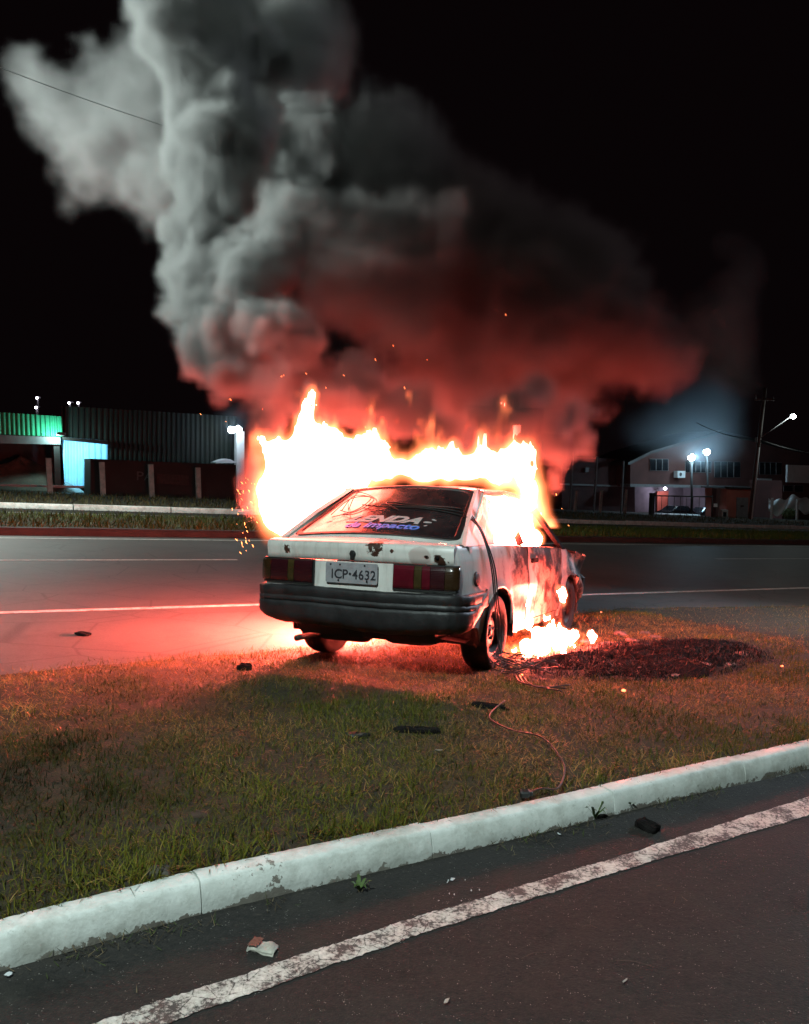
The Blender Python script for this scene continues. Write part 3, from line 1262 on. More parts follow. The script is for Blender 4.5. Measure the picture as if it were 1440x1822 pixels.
SR = [(.325, .475, M_lr), (.478, .530, M_ls), (.533, .590, M_lr), (.593, .690, M_ld), (.693, .775, M_la)]
SL = [(.318, .475, M_ld), (.478, .530, M_ls), (.533, .690, M_ld), (.693, .775, M_la)]
tail(1, SR)["label"] = "right tail light with brighter red lens segments"
tail(-1, SL)["label"] = "left tail light with dark red lens segments"

# licence plate
mp_, t, bb, oo = nt("plate_grey")
t.links.new(ramp(t, noise(t, 22, 5, .7), [(0.3, (0.20, 0.19, 0.21)), (0.7, (0.32, 0.31, 0.33))]), bb.inputs["Base Color"])
bb.inputs["Roughness"].default_value = 0.5
b = MB()
lp = rr_loop(.205, .072, .014, 4)
b.plate([(p[0], -.022, .733 + p[1]) for p in lp], .006, (0, -1, 0))
plate = b.build("license_plate", mp_, car)
M_ink = plain("plate_ink", (0.016, 0.015, 0.02), 0.6, 40, .3, bmp=0)


def plate_text(b, txt, size, x, z, sx_, off=0.0):
    vs, fs = text_mesh(txt, size, .0012, off, 0, sx_)
    b.add([Vector((x + v.x, -.0240 - v.z, z + v.y)) for v in vs], fs)


b = MB()
xs = [-.150, -.103, -.048]
for ch, x in zip("ICP", xs):
    plate_text(b, ch, .092, x, .721, 1.0 if ch != "I" else .9, .0012)
plate_text(b, "\u00b7", .11, -.008, .723, 1.0, .003)
for ch, x in zip("4632", (.032, .080, .127, .173)):
    plate_text(b, ch, .092, x, .721, .92, .0012)
b.build("lettering", M_ink, plate)
for x in (-.165, -.09, .105):
    b = MB()
    b.lathe([(0, -.004), (.006, -.003), (.008, .002)], (x, -.022, .789), (0, 1, 0), 10)
    b.build("screw", M_char, plate)
# runs of molten black from the numerals
for x, z0, z1 in ((-.098, .685, .672), (.128, .688, .670)):
    b = MB()
    b.tube([(x, -.0245, z0), (x - .004, -.0245, (z0 + z1) / 2), (x + .003, -.0245, z1)], [.005, .006, .003], 6)
    b.build("stain", M_char, plate)

# rear bumper: profile swept round the tail
path = [(-.812, .48), (-.815, .25), (-.806, .13), (-.775, .045), (-.71, .005), (-.5, -.020), (-.25, -.032), (0, -.035), (.25, -.032), (.5, -.020), (.71, .005), (.775, .045), (.806, .13), (.815, .25), (.812, .48)]
prof = [(-.05, .622), (.010, .621), (.024, .614), (.028, .606), (.028, .555), (.024, .551), (.024, .545), (.030, .541), (.030, .512), (.016, .508), (.016, .498), (.030, .494), (.032, .470), (.030, .405), (.020, .372), (.000, .350), (-.03, .330), (-.09, .312)]
sub = []
for i in range(len(path) - 1):
    for k in range(4):
        u = k / 4
        sub.append(Vector((path[i][0] + (path[i + 1][0] - path[i][0]) * u, path[i][1] + (path[i + 1][1] - path[i][1]) * u, 0)))
sub.append(Vector((*path[-1], 0)))
vs, fs = [], []
for i, p in enumerate(sub):
    d = (sub[min(i + 1, len(sub) - 1)] - sub[max(i - 1, 0)]).normalized()
    nn = Vector((d.y, -d.x, 0))
    for o_, z in prof:
        sag = .010 * math.sin(i * .35) + .004 * math.sin(i * 1.7)
        zz = z + (sag * .35 if z > .4 else sag)
        # lower lip rises towards the wheel openings
        if abs(p.x) > .79 and z < .5:
            zz += .10 * max(0, (p.y - .20) / .22)
        if z < .5:
            zz += .07 * max(0, (abs(p.x) - .45) / .37) ** 2 * (1 if p.x < 0 else .35) * (.5 - z) / .2 + .012
        q = p + nn * (o_ + .003 * math.sin(i * 2.3 + z * 30))
        vs.append((q.x, q.y, zz))
m_ = len(prof)
for i in range(len(sub) - 1):
    for j in range(m_ - 1):
        fs.append((i * m_ + j, i * m_ + j + 1, (i + 1) * m_ + j + 1, (i + 1) * m_ + j))
MB().add(vs, fs, 0, True).build("rear_bumper", M_bump, car)
b = MB()
b.grid(lambda x, z: Vector((x, .06 + .05 * (abs(x) / .7) ** 3 + (.33 - z) * .5, z)), np.linspace(-.48, .60, 18), np.linspace(.27, .36, 4))
b.build("valance", M_dark, car)

# roof, pillars
def gx(z):
    return .762 - (z - .945) * .46


b = MB()
def roof_fn(x, y):
    e = abs(x)
    z = 1.402 - .018 * ((y - 1.6) / .7) ** 2 - .03 * e ** 3 + .008 * math.sin(y * 9) * math.cos(x * 6)
    return Vector((x * .605, y, z))
b.grid(roof_fn, np.linspace(-1, 1, 20), np.linspace(.97, 2.36, 16))
for s in (1, -1):
    b.grid(lambda y, v: roof_fn(s, y).lerp(Vector((s * gx(1.30), y, 1.30)), v) + Vector((s * .012 * math.sin(v * math.pi), 0, 0)), np.linspace(.97, 2.36, 14), np.linspace(0, 1, 5))
b.build("roof", M_side, car)


def pillar(name, poly, mat, sgn, th=.035):
    b = MB()
    b.plate([Vector((sgn * gx(z), y, z)) for y, z in (poly if sgn > 0 else poly[::-1])], th, (sgn, 0, .45))
    return b.build(name, mat, car)


PC = [(.20, .945), (.60, .948), (.78, 1.07), (1.12, 1.32), (.97, 1.375), (.58, 1.18)]
PB = [(1.50, .945), (1.60, .945), (1.60, 1.31), (1.53, 1.31)]
PA = [(2.80, .875), (2.92, .872), (2.36, 1.34), (2.26, 1.32)]
for s in (1, -1):
    pillar("rear_pillar", PC, M_paint, s)
    pillar("door_pillar", PB, M_char, s)
    pillar("windscreen_pillar", PA, M_char, s)
b = MB()
b.tube([(-.58, 2.34, 1.35), (0, 2.36, 1.365), (.58, 2.34, 1.35)], .03, 8)
b.build("windscreen_header", M_char, car)
# sooty remnant of the right quarter glass
mq = plain("sooted_quarter_glass", (0.10, 0.016, 0.014), 0.35, 5, .5, bmp=.1)
b = MB()
b.plate([Vector((gx(z) - .012, y, z)) for y, z in ((.60, .95), (.86, .95), (.93, 1.02), (.98, 1.12), (1.10, 1.20), (1.20, 1.29), (1.15, 1.297), (.80, 1.065))], .006, (1, 0, .45))
b.build("quarter_window", mq, car)

# door, separate panel with its own burnt look, slightly ajar lines all round
b = MB()
rs_ = np.random.RandomState(3)


def dent(p):
    k = math.sin(p.y * 9 + p.z * 7) * math.sin(p.z * 13 - p.y * 3)
    return Vector((.010 * k, 0, 0))


ys = np.linspace(1.610, 2.740, 40)
b.grid(lambda y, v: (lambda z: Vector((sx(y, z) + .004 + .008 * math.sin(y * 9 + z * 7) * math.sin(z * 13 - y * 3), y, z)))(.295 + (belt(y) - .295) * v), ys, np.linspace(0, 1, 26))
b.grid(lambda y, v: Vector((sx(y, belt(y)) + .004 - .05 * v, y, belt(y) + .004)), ys, [0, 1])
door = b.build("door", M_door, car)
b = MB()
b.rbox((sx(1.75, .80) + .012, 1.76, .80), (.02, .17, .04), .006)
b.build("handle", M_char, door)
b = MB()
b.grid(lambda y, z: Vector((sx(y, z) - .05, y, z)), np.linspace(1.56, 2.80, 8), np.linspace(.25, .92, 5))
b.build("door_frame", M_char, car)


def crumple(p):
    f_ = max(0, p.y - 2.85)
    return Vector((.05 * math.sin(p.y * 11 + p.z * 6) * math.sin(p.z * 9 - p.y * 5) * min(1, f_ * 2.5) + .03 * f_, .02 * math.sin(p.z * 17), .02 * math.sin(p.y * 15) * min(1, f_ * 3)))


b = MB()
side_panel(b, 1, 2.755, 3.93, 44, disp=crumple)
b.build("front_wing", M_fend, car, label="crumpled white front wing beside the burnt door")

# fuel filler
b = MB()
fc = Vector((sx(.36, .70), .36, .715))
b.lathe([(0, .010), (.040, .010), (.052, .006), (.054, -.01)], fc, (1, 0, .1), 22)
b.build("fuel_cap", plain("fuel_cap_plastic", (0.035, 0.012, 0.012), .5), car)

# wheels
TY = [(.175, -.08), (.20, -.096), (.245, -.104), (.272, -.094), (.284, -.07), (.287, 0), (.284, .07), (.272, .094), (.245, .104), (.20, .096), (.175, .08)]


def wheel(x, y, sgn, flat=0.0):
    r = bpy.data.objects.new("wheel", None)
    COL.objects.link(r)
    r.parent = car
    r.location = (x, y, .282)
    b = MB()
    b.lathe(TY, (0, 0, 0), (sgn, 0, 0), 48)
    # tread grooves
    for h in (-.035, 0, .035):
        b.lathe([(.2872, h - .004), (.2895, h - .003), (.2895, h + .003), (.2872, h + .004)], (0, 0, 0), (sgn, 0, 0), 48)
    b.build("tyre", M_rubber, r)
    b = MB()
    b.lathe([(.178, .070), (.172, .078), (.160, .070), (.155, .035), (.145, .030), (.10, .045), (.075, .052), (.055, .040), (.030, .040), (.028, .055), (0, .056)], (0, 0, 0), (sgn, 0, 0), 40)
    b.lathe([(.155, .035), (.16, -.07), (.178, -.075)], (0, 0, 0), (sgn, 0, 0), 32)
    for k in range(4):
        a = k * math.pi / 2 + .3
        b.lathe([(.009, .040), (.009, .058), (0, .060)], (0, math.cos(a) * .052, math.sin(a) * .052), (sgn, 0, 0), 8)
    b.build("rim", M_rim, r)
    for k in range(10):
        b = MB()
        a = k * math.pi / 5
        b.lathe([(0, .0395), (.017, .0388), (.019, .034)], (0, math.cos(a) * .124, math.sin(a) * .124), (sgn, 0, .0), 12)
        b.build("vent_hole", M_char, r)
    return r


wheel(.690, .86, 1)
wheel(-.690, .86, -1)
wheel(.700, 3.15, 1)
wheel(-.700, 3.15, -1)

# seats left inside
for x in (-.36, .36):
    b = MB()
    b.rbox((x, 1.62, .62), (.46, .12, .62), .05, ax=(Vector((1, 0, 0)), Vector((0, .96, .28)), Vector((0, -.28, .96))))
    b.rbox((x, 1.85, .42), (.46, .48, .14), .05)
    b.build("seat", M_char, car)
b = MB()
b.rbox((0, .90, .58), (1.2, .12, .5), .05, ax=(Vector((1, 0, 0)), Vector((0, .96, .28)), Vector((0, -.28, .96))))
b.build("seat", M_char, car)

# ------------------------------------------------------------------ the far side: left works yard, right house and street
M_green = plain("green_sheet_metal", (0.020, 0.26, 0.13), 0.55, 1.2, .2)
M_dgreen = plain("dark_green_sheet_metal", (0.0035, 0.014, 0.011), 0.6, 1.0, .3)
M_pale = plain("pale_sheet_metal", (0.42, 0.52, 0.56), 0.6, 1.0, .12)
M_red = plain("dull_red_render", (0.085, 0.034, 0.031), 0.9, .7, .2)
M_red2 = plain("brick_red_render", (0.26, 0.075, 0.055), 0.9, .9, .15)
M_shed = plain("dark_red_boards", (0.055, 0.022, 0.022), 0.9, .8, .25)
M_cont = plain("rusty_dark_steel", (0.022, 0.013, 0.014), 0.8, .8, .35)
M_glassd = plain("dark_glass", (0.012, 0.014, 0.018), 0.12, 2, .2, bmp=0)
M_off = plain("off_white_paint", (0.50, 0.52, 0.53), 0.7, 2, .1)
M_sand = plain("heaped_sand", (0.17, 0.15, 0.125), .95, 1.5, .25, bmp=.5, bdist=.1)
M_wood = plain("weathered_pole_wood", (0.055, 0.045, 0.04), .9, 3, .3)
M_grey = plain("grey_steel", (0.13, 0.13, 0.135), .6, 3, .2)
E_white = emit("floodlight_bulb", (0.80, 0.97, 1.0), 60)
E_violet = emit("cool_bulb", (0.86, 0.80, 1.0), 22)


def wallpx(b, pts, n, th=.2, mi=0):
    """slab whose outline was surveyed on the plane n metres out"""
    P = [fp(x, y, n) for x, y in pts]
    b.plate(P, th, -N, mi)


def corr(b, TL, TR, BR, BL, n, pitch=.25, amp=.04):
    t0, _ = tz(*TL, n)
    t1, _ = tz(*TR, n)
    k = int(abs(t1 - t0) / pitch) * 4
    def fn(u, v):
        x = (TL[0] + (TR[0] - TL[0]) * u) * (1 - v) + (BL[0] + (BR[0] - BL[0]) * u) * v
        y = (TL[1] + (TR[1] - TL[1]) * u) * (1 - v) + (BL[1] + (BR[1] - BL[1]) * u) * v
        p = fp(x, y, n)
        return p + N * (amp * (1 if int(u * k + .5) % 4 in (0, 1) else -1))
    b.grid(fn, [i / k for i in range(k + 1)], [0, 1], 0, False)


def postpx(b, p0, p1, n, w_, d_=None, mi=0):
    a, c = fp(*p0, n), fp(*p1, n)
    z = (a - c).normalized()
    x = (D - z * D.dot(z)).normalized()
    y = z.cross(x)
    b.box((a + c) / 2, (w_, d_ or w_, (a - c).length), mi, (x, y, z))


def bulb(name, parent, px, py, n, r, mat, power=0, col=(.8, .95, 1), rad=.15):
    c = fp(px, py, n)
    b = MB()
    b.lathe([(0, -r), (r * .8, -r * .6), (r, 0), (r * .8, r * .6), (0, r)], c, (0.3, 0, 1), 12)
    o = b.build(name, mat, parent)
    if power:
        lamp(name + "_light", 'POINT', c - N * (r + .35), power, col, rad)
    return o


# left: works yard
wh = thing("warehouse", (0, 0, 0), "green corrugated warehouse with a lit pale bay, at the far left", "building")
b = MB(); corr(b, (-140, 724), (110, 741), (112, 777), (-140, 767), 56.0); b.build("fascia", M_green, wh)
b = MB(); corr(b, (193, 727), (421, 741), (421, 884), (193, 878), 57.0, .32, .05)
corr(b, (110, 722), (193, 727), (193, 788), (110, 780), 57.0, .32, .05); b.build("wall", M_dgreen, wh)
b = MB(); wallpx(b, [(-140, 768), (108, 778), (108, 791), (-140, 786)], 55.7, .5); b.build("beam", M_grey, wh)
b = MB(); wallpx(b, [(-140, 780), (112, 785), (112, 880), (-140, 872)], 66, .3); b.build("rear_wall", M_dark, wh)
b = MB(); corr(b, (117, 784), (192, 790), (192, 868), (118, 866), 60.5, .36, .04)
b.add([fp(109, 773, 56.5), fp(117, 784, 60.5), fp(118, 866, 60.5), fp(115, 868, 56.5)], [(0, 1, 2, 3)]); b.build("bay_lining", M_pale, wh)
b = MB(); b.add([fp(110, 777, 55.9), fp(192, 784, 55.9), fp(192, 786, 60.6), fp(112, 782, 60.6)], [(0, 1, 2, 3)]); wallpx(b, [(110, 777), (192, 785), (192, 791), (112, 783)], 55.9, .2); b.build("canopy", M_dark, wh)
b = MB(); postpx(b, (100, 786), (103, 868), 56, .35); b.build("post", M_dark, wh)
b = MB(); postpx(b, (426, 767), (426, 872), 55.5, .55); b.build("corner_post", M_off, wh)
b = MB(); wallpx(b, [(384, 822), (400, 816), (409, 817), (420, 822), (420, 824), (384, 824)], 55, 1.2); b.build("awning", M_off, wh)
lw = thing("flood_lamp", fp(109, 772, 55), "flood lamp over the pale bay at the end of the green fascia", "lamp")
o = MB().rbox((0, 0, 0), (.5, .3, .22), .04).build("lamp_head", M_grey, lw)
lamp("flood_lamp_light", 'SPOT', fp(150, 795, 57.6), 1500, (.20, .66, 1.0), .1, 140, fp(152, 850, 60.8), .25)
lamp("fascia_lamp_light", 'POINT', fp(100, 776, 55.1), 300, (.55, 1.0, .95), .12)
lb = thing("flood_lamp", fp(413, 765, 54.6), "glaring blue-white flood lamp on the warehouse corner beside the flames", "lamp")
lb_h = MB().rbox((.2, .1, .1), (.5, .2, .3), .04).build("lamp_head", M_grey, lb)
for x, y in ((412, 765), (424, 764)):
    o = bulb("bulb", None, x, y, 54.4, .24, E_white, 90 if x == 412 else 0, (.35, .62, 1.0))
    o.parent = lb
    o.matrix_parent_inverse = lb.matrix_basis.inverted()

ct = thing("container", (0, 0, 0), "dark steel container behind the concrete posts in the works yard", "container")
b = MB(); wallpx(b, [(161, 816), (420, 827), (420, 897), (161, 889)], 50.5, 2.4); b.build("body", M_cont, ct)
b = MB(); wallpx(b, [(279, 842), (336, 846), (336, 864), (279, 860)], 50.4, .03); b.build("panel", plain("faded_red_panel", (.05, .026, .026), .9), ct)
b = MB()
vs_, fs_ = text_mesh("PA", 1.0, .01)
c_ = fp(258, 848, 50.42)
b.add([c_ + D * v.x * .9 + Vector((0, 0, v.y * .75)) for v in vs_], fs_); b.build("lettering", M_grey, ct)
for k, (p0, p1, lab) in enumerate((((86, 815), (90, 892), "concrete fence post in front of the sand heap, leftmost of the row"), ((181, 822), (184, 892), "concrete fence post at the left end of the dark container"), ((268, 826), (271, 895), "concrete fence post beside the faded letters on the container"), ((352, 832), (354, 898), "concrete fence post nearest the burning car"))):
    b = MB(); postpx(b, p0, p1, 46.0, .26, .2)
    o = b.build("fence_post", M_conc); tag(o, lab, "post", "concrete posts along the works yard")
b = MB()
cen = fp(36, 872, 60)
us_ = np.linspace(0, 1, 12); as_ = np.linspace(0, 2 * math.pi, 36)
b.grid(lambda u, a: Vector((cen.x + math.cos(a) * 4.2 * u, cen.y + math.sin(a) * 2.6 * u, 0.1 + 2.0 * (1 - u) ** .8 * (1 + .12 * math.sin(a * 3 + u * 5)))), us_, as_)
o = b.build("sand_pile", M_sand); tag(o, "grey heap of sand inside the dark opening of the warehouse", "sand heap")
b = MB(); wallpx(b, [(-40, 860), (162, 865), (162, 869), (-40, 864)], 54, .3); o = b.build("low_wall", M_off); tag(o, "low pale wall running below the sand heap and the lit bay", "wall")
for px, py, lab in ((66, 708, "tiny far lamp above the green fascia, upper one of the stacked pair"), (64, 725, "tiny far lamp just above the green fascia, lower one of the stacked pair"), (123, 717, "tiny far lamp above the dark roof, left one of the level pair"), (139, 717, "tiny far lamp above the dark roof, right one of the level pair")):
    q = thing("distant_lamp", fp(px, py, 95), lab, "lamp", "tiny lamps beyond the warehouse")
    b = MB(); b.tube([(0, .2, -.1), (0, .2, -8)], .1, 6); b.build("mast", M_dark, q)
    b = MB(); b.lathe([(0, -.13), (.11, -.06), (.12, .06), (0, .13)], (0, 0, 0), (0, 0, 1), 10); b.build("bulb", E_violet, q)
    b = MB(); b.rbox((.1, .22, .1), (.5, .2, .2), .05); b.build("lamp_head", M_dark, q)

# right: dark shed, red house, gate, pole
sh = thing("shed", (0, 0, 0), "dark red boarded shed beyond the road, right of the burning car", "shed")
b = MB(); wallpx(b, [(1000, 812), (1130, 818), (1130, 925), (1000, 928)], 62, 3); b.build("wall", M_shed, sh)
b = MB(); wallpx(b, [(1000, 860), (1125, 864), (1125, 867), (1000, 863)], 61.8, .2); b.build("rail", M_grey, sh)
b = MB(); wallpx(b, [(1042, 832), (1049, 832), (1048, 840), (1042, 840)], 61.7, .2); b.build("meter_plate", M_grey, sh)
for p0, p1, lab in (((1020, 805), (1013, 928), "tall thin steel pole in front of the dark shed, closest to the burning car"), ((1063, 812), (1056, 924), "tall thin steel pole before the middle of the dark shed"), ((1110, 820), (1105, 922), "tall thin steel pole between the shed and the red house")):
    b = MB(); postpx(b, p0, p1, 56, .14); o = b.build("steel_pole", M_grey); tag(o, lab, "pole", "thin steel poles before the shed")
for p0, p1, lab in (((1026, 873), (1022, 927), "short concrete post below the dark shed, first right of the fire"), ((1071, 872), (1067, 926), "short concrete post below the dark shed, second right of the fire"), ((1115, 871), (1111, 926), "short concrete post left of the dark gate"), ((1419, 889), (1418, 936), "short concrete post beside the round bush"), ((1375, 886), (1372, 934), "short concrete post before the pale tarpaulin")):
    b = MB(); postpx(b, p0, p1, 47, .17); o = b.build("yard_post", M_conc); tag(o, lab, "post", "concrete posts along the right yards")
b = MB(); wallpx(b, [(985, 922), (1160, 922), (1160, 926), (985, 926)], 46.8, .2); o = b.build("low_wall", M_conc); tag(o, "low grey plinth under the short concrete posts right of the fire", "wall")

ho = thing("house", (0, 0, 0), "two-storey dull red house with a gable, beyond the gate", "house")
b = MB(); wallpx(b, [(1122, 824), (1160, 806), (1285, 770), (1425, 804), (1425, 866), (1122, 866)], 60, 5); b.build("wall", M_red, ho)
b = MB(); wallpx(b, [(1262, 866), (1425, 866), (1425, 932), (1262, 930)], 60, 5); wallpx(b, [(1124, 866), (1262, 866), (1262, 925), (1124, 925)], 63.5, 1.5); b.build("ground_storey", plain("grey_render", (.15, .14, .16), .9, .8), ho)
b = MB(); wallpx(b, [(1118, 823), (1160, 802), (1285, 766), (1430, 801), (1430, 805), (1285, 770.5), (1160, 807), (1119, 828)], 59.4, 6); b.build("roof", M_dark, ho)
b = MB(); wallpx(b, [(1122, 861), (1330, 865), (1330, 869), (1122, 866)], 58.8, 1.4); b.build("floor_slab", M_grey, ho)


def windowpx(par, x0, y0, x1, y1, n, bars=2, name="window"):
    b = MB(); wallpx(b, [(x0, y0), (x1, y0 + .6), (x1, y1), (x0, y1 - .6)], n, .06)
    f = b.build(name, M_grey, par)
    b = MB(); wallpx(b, [(x0 + .8, y0 + .8), (x1 - .8, y0 + 1.2), (x1 - .8, y1 - .8), (x0 + .8, y1 - 1.2)], n - .03, .03); b.build("pane", M_glassd, f)
    for k in range(1, bars + 1):
        b = MB()
        x = x0 + (x1 - x0) * k / (bars + 1)
        wallpx(b, [(x - .5, y0 + 1), (x + .5, y0 + 1), (x + .5, y1 - 1), (x - .5, y1 - 1)], n - .08, .05)
        b.build("glazing_bar", M_grey, f)
    return f


windowpx(ho, 1157, 816, 1190, 838, 59.9)
windowpx(ho, 1220, 820, 1266, 841, 59.9, 4)
windowpx(ho, 1272, 821, 1318, 850, 59.9, 3)
windowpx(ho, 1352, 822, 1392, 845, 59.9, 3)
b = MB(); wallpx(b, [(1170, 874), (1190, 874), (1188, 912), (1170, 912)], 63.2, .1); b.build("door", plain("orange_red_door", (.34, .08, .05), .7, 1), ho)
b = MB(); wallpx(b, [(1349, 851), (1374, 852), (1374, 859), (1349, 858)], 59.8, .08); o = b.build("sign_board", M_off, ho)
o = bulb("porch_bulb", ho, 1184, 869, 62.2, .17, E_violet, 260, (.85, .78, 1.0))
ac = thing("air_conditioner", (0, 0, 0), "white outdoor air-conditioning unit on the red house wall", "air conditioner")
b = MB(); wallpx(b, [(1206, 838), (1220, 838), (1219.5, 850), (1206, 850)], 59.3, .5); b.build("casing", M_off, ac)
b = MB(); b.lathe([(.2, 0), (.18, -.02), (0, -.02)], fp(1211.5, 844, 59.28), -N, 16); b.build("fan_grille", M_dark, ac)
for px, py, n, lab, p0 in ((1231, 814, 55, "blazing blue-white lamp on a dark pole before the red house", (1231, 925)), (1258, 804, 57, "blazing blue-white lamp above the balcony window, behind the other", (1262, 930))):
    q = thing("yard_lamp", (0, 0, 0), lab, "lamp")
    b = MB(); b.tube([fp(px, py + 8, n), fp(*p0, n)], .11, 8); b.build("pole", M_dark, q)
    bulb("bulb", q, px, py, n, .34, E_white, 480, (.40, .76, 1.0))
    b = MB(); b.rbox(fp(px, py - 4, n), (.7, .4, .12), .04); b.build("lamp_head", M_dark, q)

gh = thing("gatehouse", (0, 0, 0), "small red gatehouse with a grey metal door, left of the leaning utility pole", "kiosk")
b = MB(); wallpx(b, [(1293, 868), (1337, 870), (1337, 932), (1293, 930)], 52, 2.5); b.build("wall", M_red2, gh)
b = MB(); wallpx(b, [(1290, 866), (1340, 868), (1340, 871), (1290, 869)], 51.8, 2.8); b.build("roof", M_dark, gh)
b = MB(); wallpx(b, [(1312, 885), (1332, 885.5), (1331, 931), (1311, 930)], 51.9, .08); dd = b.build("door", M_grey, gh)
b = MB(); wallpx(b, [(1319, 899), (1324, 899), (1324, 902), (1319, 902)], 51.8, .05); b.build("vent", M_dark, dd)
mb = thing("meter_box", (0, 0, 0), "grey concrete meter box standing left of the gatehouse", "meter box")
b = MB(); wallpx(b, [(1285, 907), (1296, 907), (1296, 930), (1285, 930)], 48, .4); b.build("body", M_conc, mb)
b = MB(); wallpx(b, [(1288, 911), (1293.5, 911), (1293, 919), (1288, 919)], 47.95, .04); b.build("window", M_glassd, mb)
b = MB(); wallpx(b, [(1271, 896), (1277, 896), (1277, 902), (1271, 902)], 49, .06); o = b.build("number_plate", M_off); tag(o, "small white plate on the gate pier, above the meter box", "plate")
b = MB(); postpx(b, (1275, 868), (1272, 930), 49.4, .5); o = b.build("gate_pier", M_shed); tag(o, "dark red pier at the right end of the metal gate", "pier")
b = MB(); postpx(b, (1161, 877), (1159, 927), 49.4, .34); o = b.build("gate_pier", M_dark); tag(o, "black pier at the left end of the metal gate", "pier")
ga = thing("gate", (0, 0, 0), "dark barred metal gate before the parked cars", "gate")
b = MB()
for a, c in (((1164, 882), (1268, 884)), ((1164, 925), (1268, 928))):
    b.tube([fp(*a, 49), fp(*c, 49)], .06, 6)
for x in (1164, 1268):
    b.tube([fp(x, 882, 49), fp(x - 1, 927, 49)], .06, 6)
b.build("frame", M_dark, ga)
for x in np.linspace(1178, 1256, 8):
    b = MB(); b.tube([fp(x, 883, 49), fp(x - 1, 926, 49)], .025, 6); b.build("bar", M_dark, ga)
sheet("driveway", [fp(1160, 929, 48.6), fp(1245, 931, 48.6), fp(1245, 925, 54), fp(1160, 923, 54)], M_off, .27)


def parked(cx_, base, w_, label, n):
    c = fp(cx_, base, n)
    q = thing("parked_car", c, label, "car", "cars parked behind the gate", A30)
    L, H = w_, 1.4
    pr = [(-L / 2, .35), (-L / 2, .75), (-L * .36, .92), (-L * .20, 1.38), (L * .22, 1.42), (L * .40, .98), (L / 2, .85), (L / 2, .35)]
    b = MB()
    rows = []
    for y, k in ((-.80, .94), (-.70, 1.0), (.70, 1.0), (.80, .94)):
        rows += [Vector((x * k, y * (1 if z < 1 else .82), z * (.98 if k < 1 else 1))) for x, z in pr]
    fs = [tuple(range(8))[::-1], tuple(range(24, 32))]
    for i in range(3):
        for k in range(8):
            fs.append((i * 8 + k, i * 8 + (k + 1) % 8, i * 8 + 8 + (k + 1) % 8, i * 8 + 8 + k))
    b.add(rows, fs); b.build("body", M_carp, q)
    b = MB(); b.plate([Vector((x * .97, -.83 * (1 if z < 1 else .84), z)) for x, z in ((-L * .33, .93), (-L * .19, 1.32), (L * .20, 1.35), (L * .36, .98))], .03, (0, -1, 0)); b.build("side_window", M_glassd, q)
    for x in (-L * .31, L * .31):
        b = MB(); b.lathe([(.12, -.1), (.30, -.1), (.32, -.06), (.32, .06), (.30, .1), (.12, .1), (.12, .02), (0, .02)], (x, -.76, .32), (0, -1, 0), 20); b.build("wheel", M_rubber, q)


M_carp = plain("dark_glossy_paint", (0.02, 0.02, 0.026), .15, 2, .2, bmp=0)
parked(1203, 925, 3.9, "dark car parked behind the gate bars, nearer the lit doorway", 56)
parked(1252, 927, 3.4, "dark car parked behind the gate, nearer its right pier", 57)

up_ = thing("utility_pole", (0, 0, 0), "leaning dark utility pole with a crossarm and a pale conduit", "pole")
pt_, pb_ = fp(1362, 690, 44), fp(1334, 932, 44)
b = MB(); b.tube([pb_, pt_], [.19, .13], 10); b.build("pole", M_wood, up_)
b = MB(); b.tube([fp(1337.5, 932, 43.7), fp(1351.5, 796, 43.7)], .06, 6); b.build("conduit", M_off, up_)
b = MB(); b.box(fp(1360, 711, 43.8), (1.5, .12, .14), 0, (cr, N, cu)); b.build("crossarm", M_wood, up_)
for x, y in ((1345, 706), (1362, 708), (1376, 709)):
    b = MB(); b.tube([fp(x, y + 4, 43.8), fp(x + .5, y - 4, 43.8)], [.05, .03], 6); b.build("insulator", M_dark, up_)
b = MB(); b.rbox(fp(1346, 783, 43.6), (.16, .2, .4), .03); b.build("junction_box", M_grey, up_)
b = MB(); b.tube([fp(1354, 779, 43.8), fp(1372, 766, 43.5), fp(1408, 741, 43.2)], .035, 6); arm = b.build("lamp_arm", M_grey, up_)
b = MB(); b.rbox(fp(1411, 738, 43.2), (.5, .25, .14), .05); hd = b.build("lamp_head", M_grey, up_)
bulb("bulb", hd, 1412, 741, 43.0, .20, emit("street_lantern_bulb", (.93, 1.0, .97), 55), 350, (.85, 1.0, .95))
for k, (a, c, sag, lab) in enumerate((((1240, 752, 50), (1345, 781, 44), .3, "black service cable running from the house gable to the utility pole"), ((1349, 781, 44), (1500, 812, 40), .3, "black service cable running on right from the utility pole"))):
    A_, B_ = fp(*a), fp(*c)
    b = MB(); b.tube([A_.lerp(B_, u) - Vector((0, 0, sag * 4 * u * (1 - u))) for u in np.linspace(0, 1, 10)], .03, 5)
    o = b.build("overhead_cable", M_black); tag(o, lab, "cable")
A_, B_ = aty(-160, 55, 7.6), aty(420, 262, 8.6)
b = MB(); b.tube([A_.lerp(B_, u) - Vector((0, 0, .05 * 4 * u * (1 - u))) for u in np.linspace(0, 1, 16)], .0035, 5)
o = b.build("overhead_cable", M_black); tag(o, "thin overhead cable crossing the pale smoke high up", "cable")

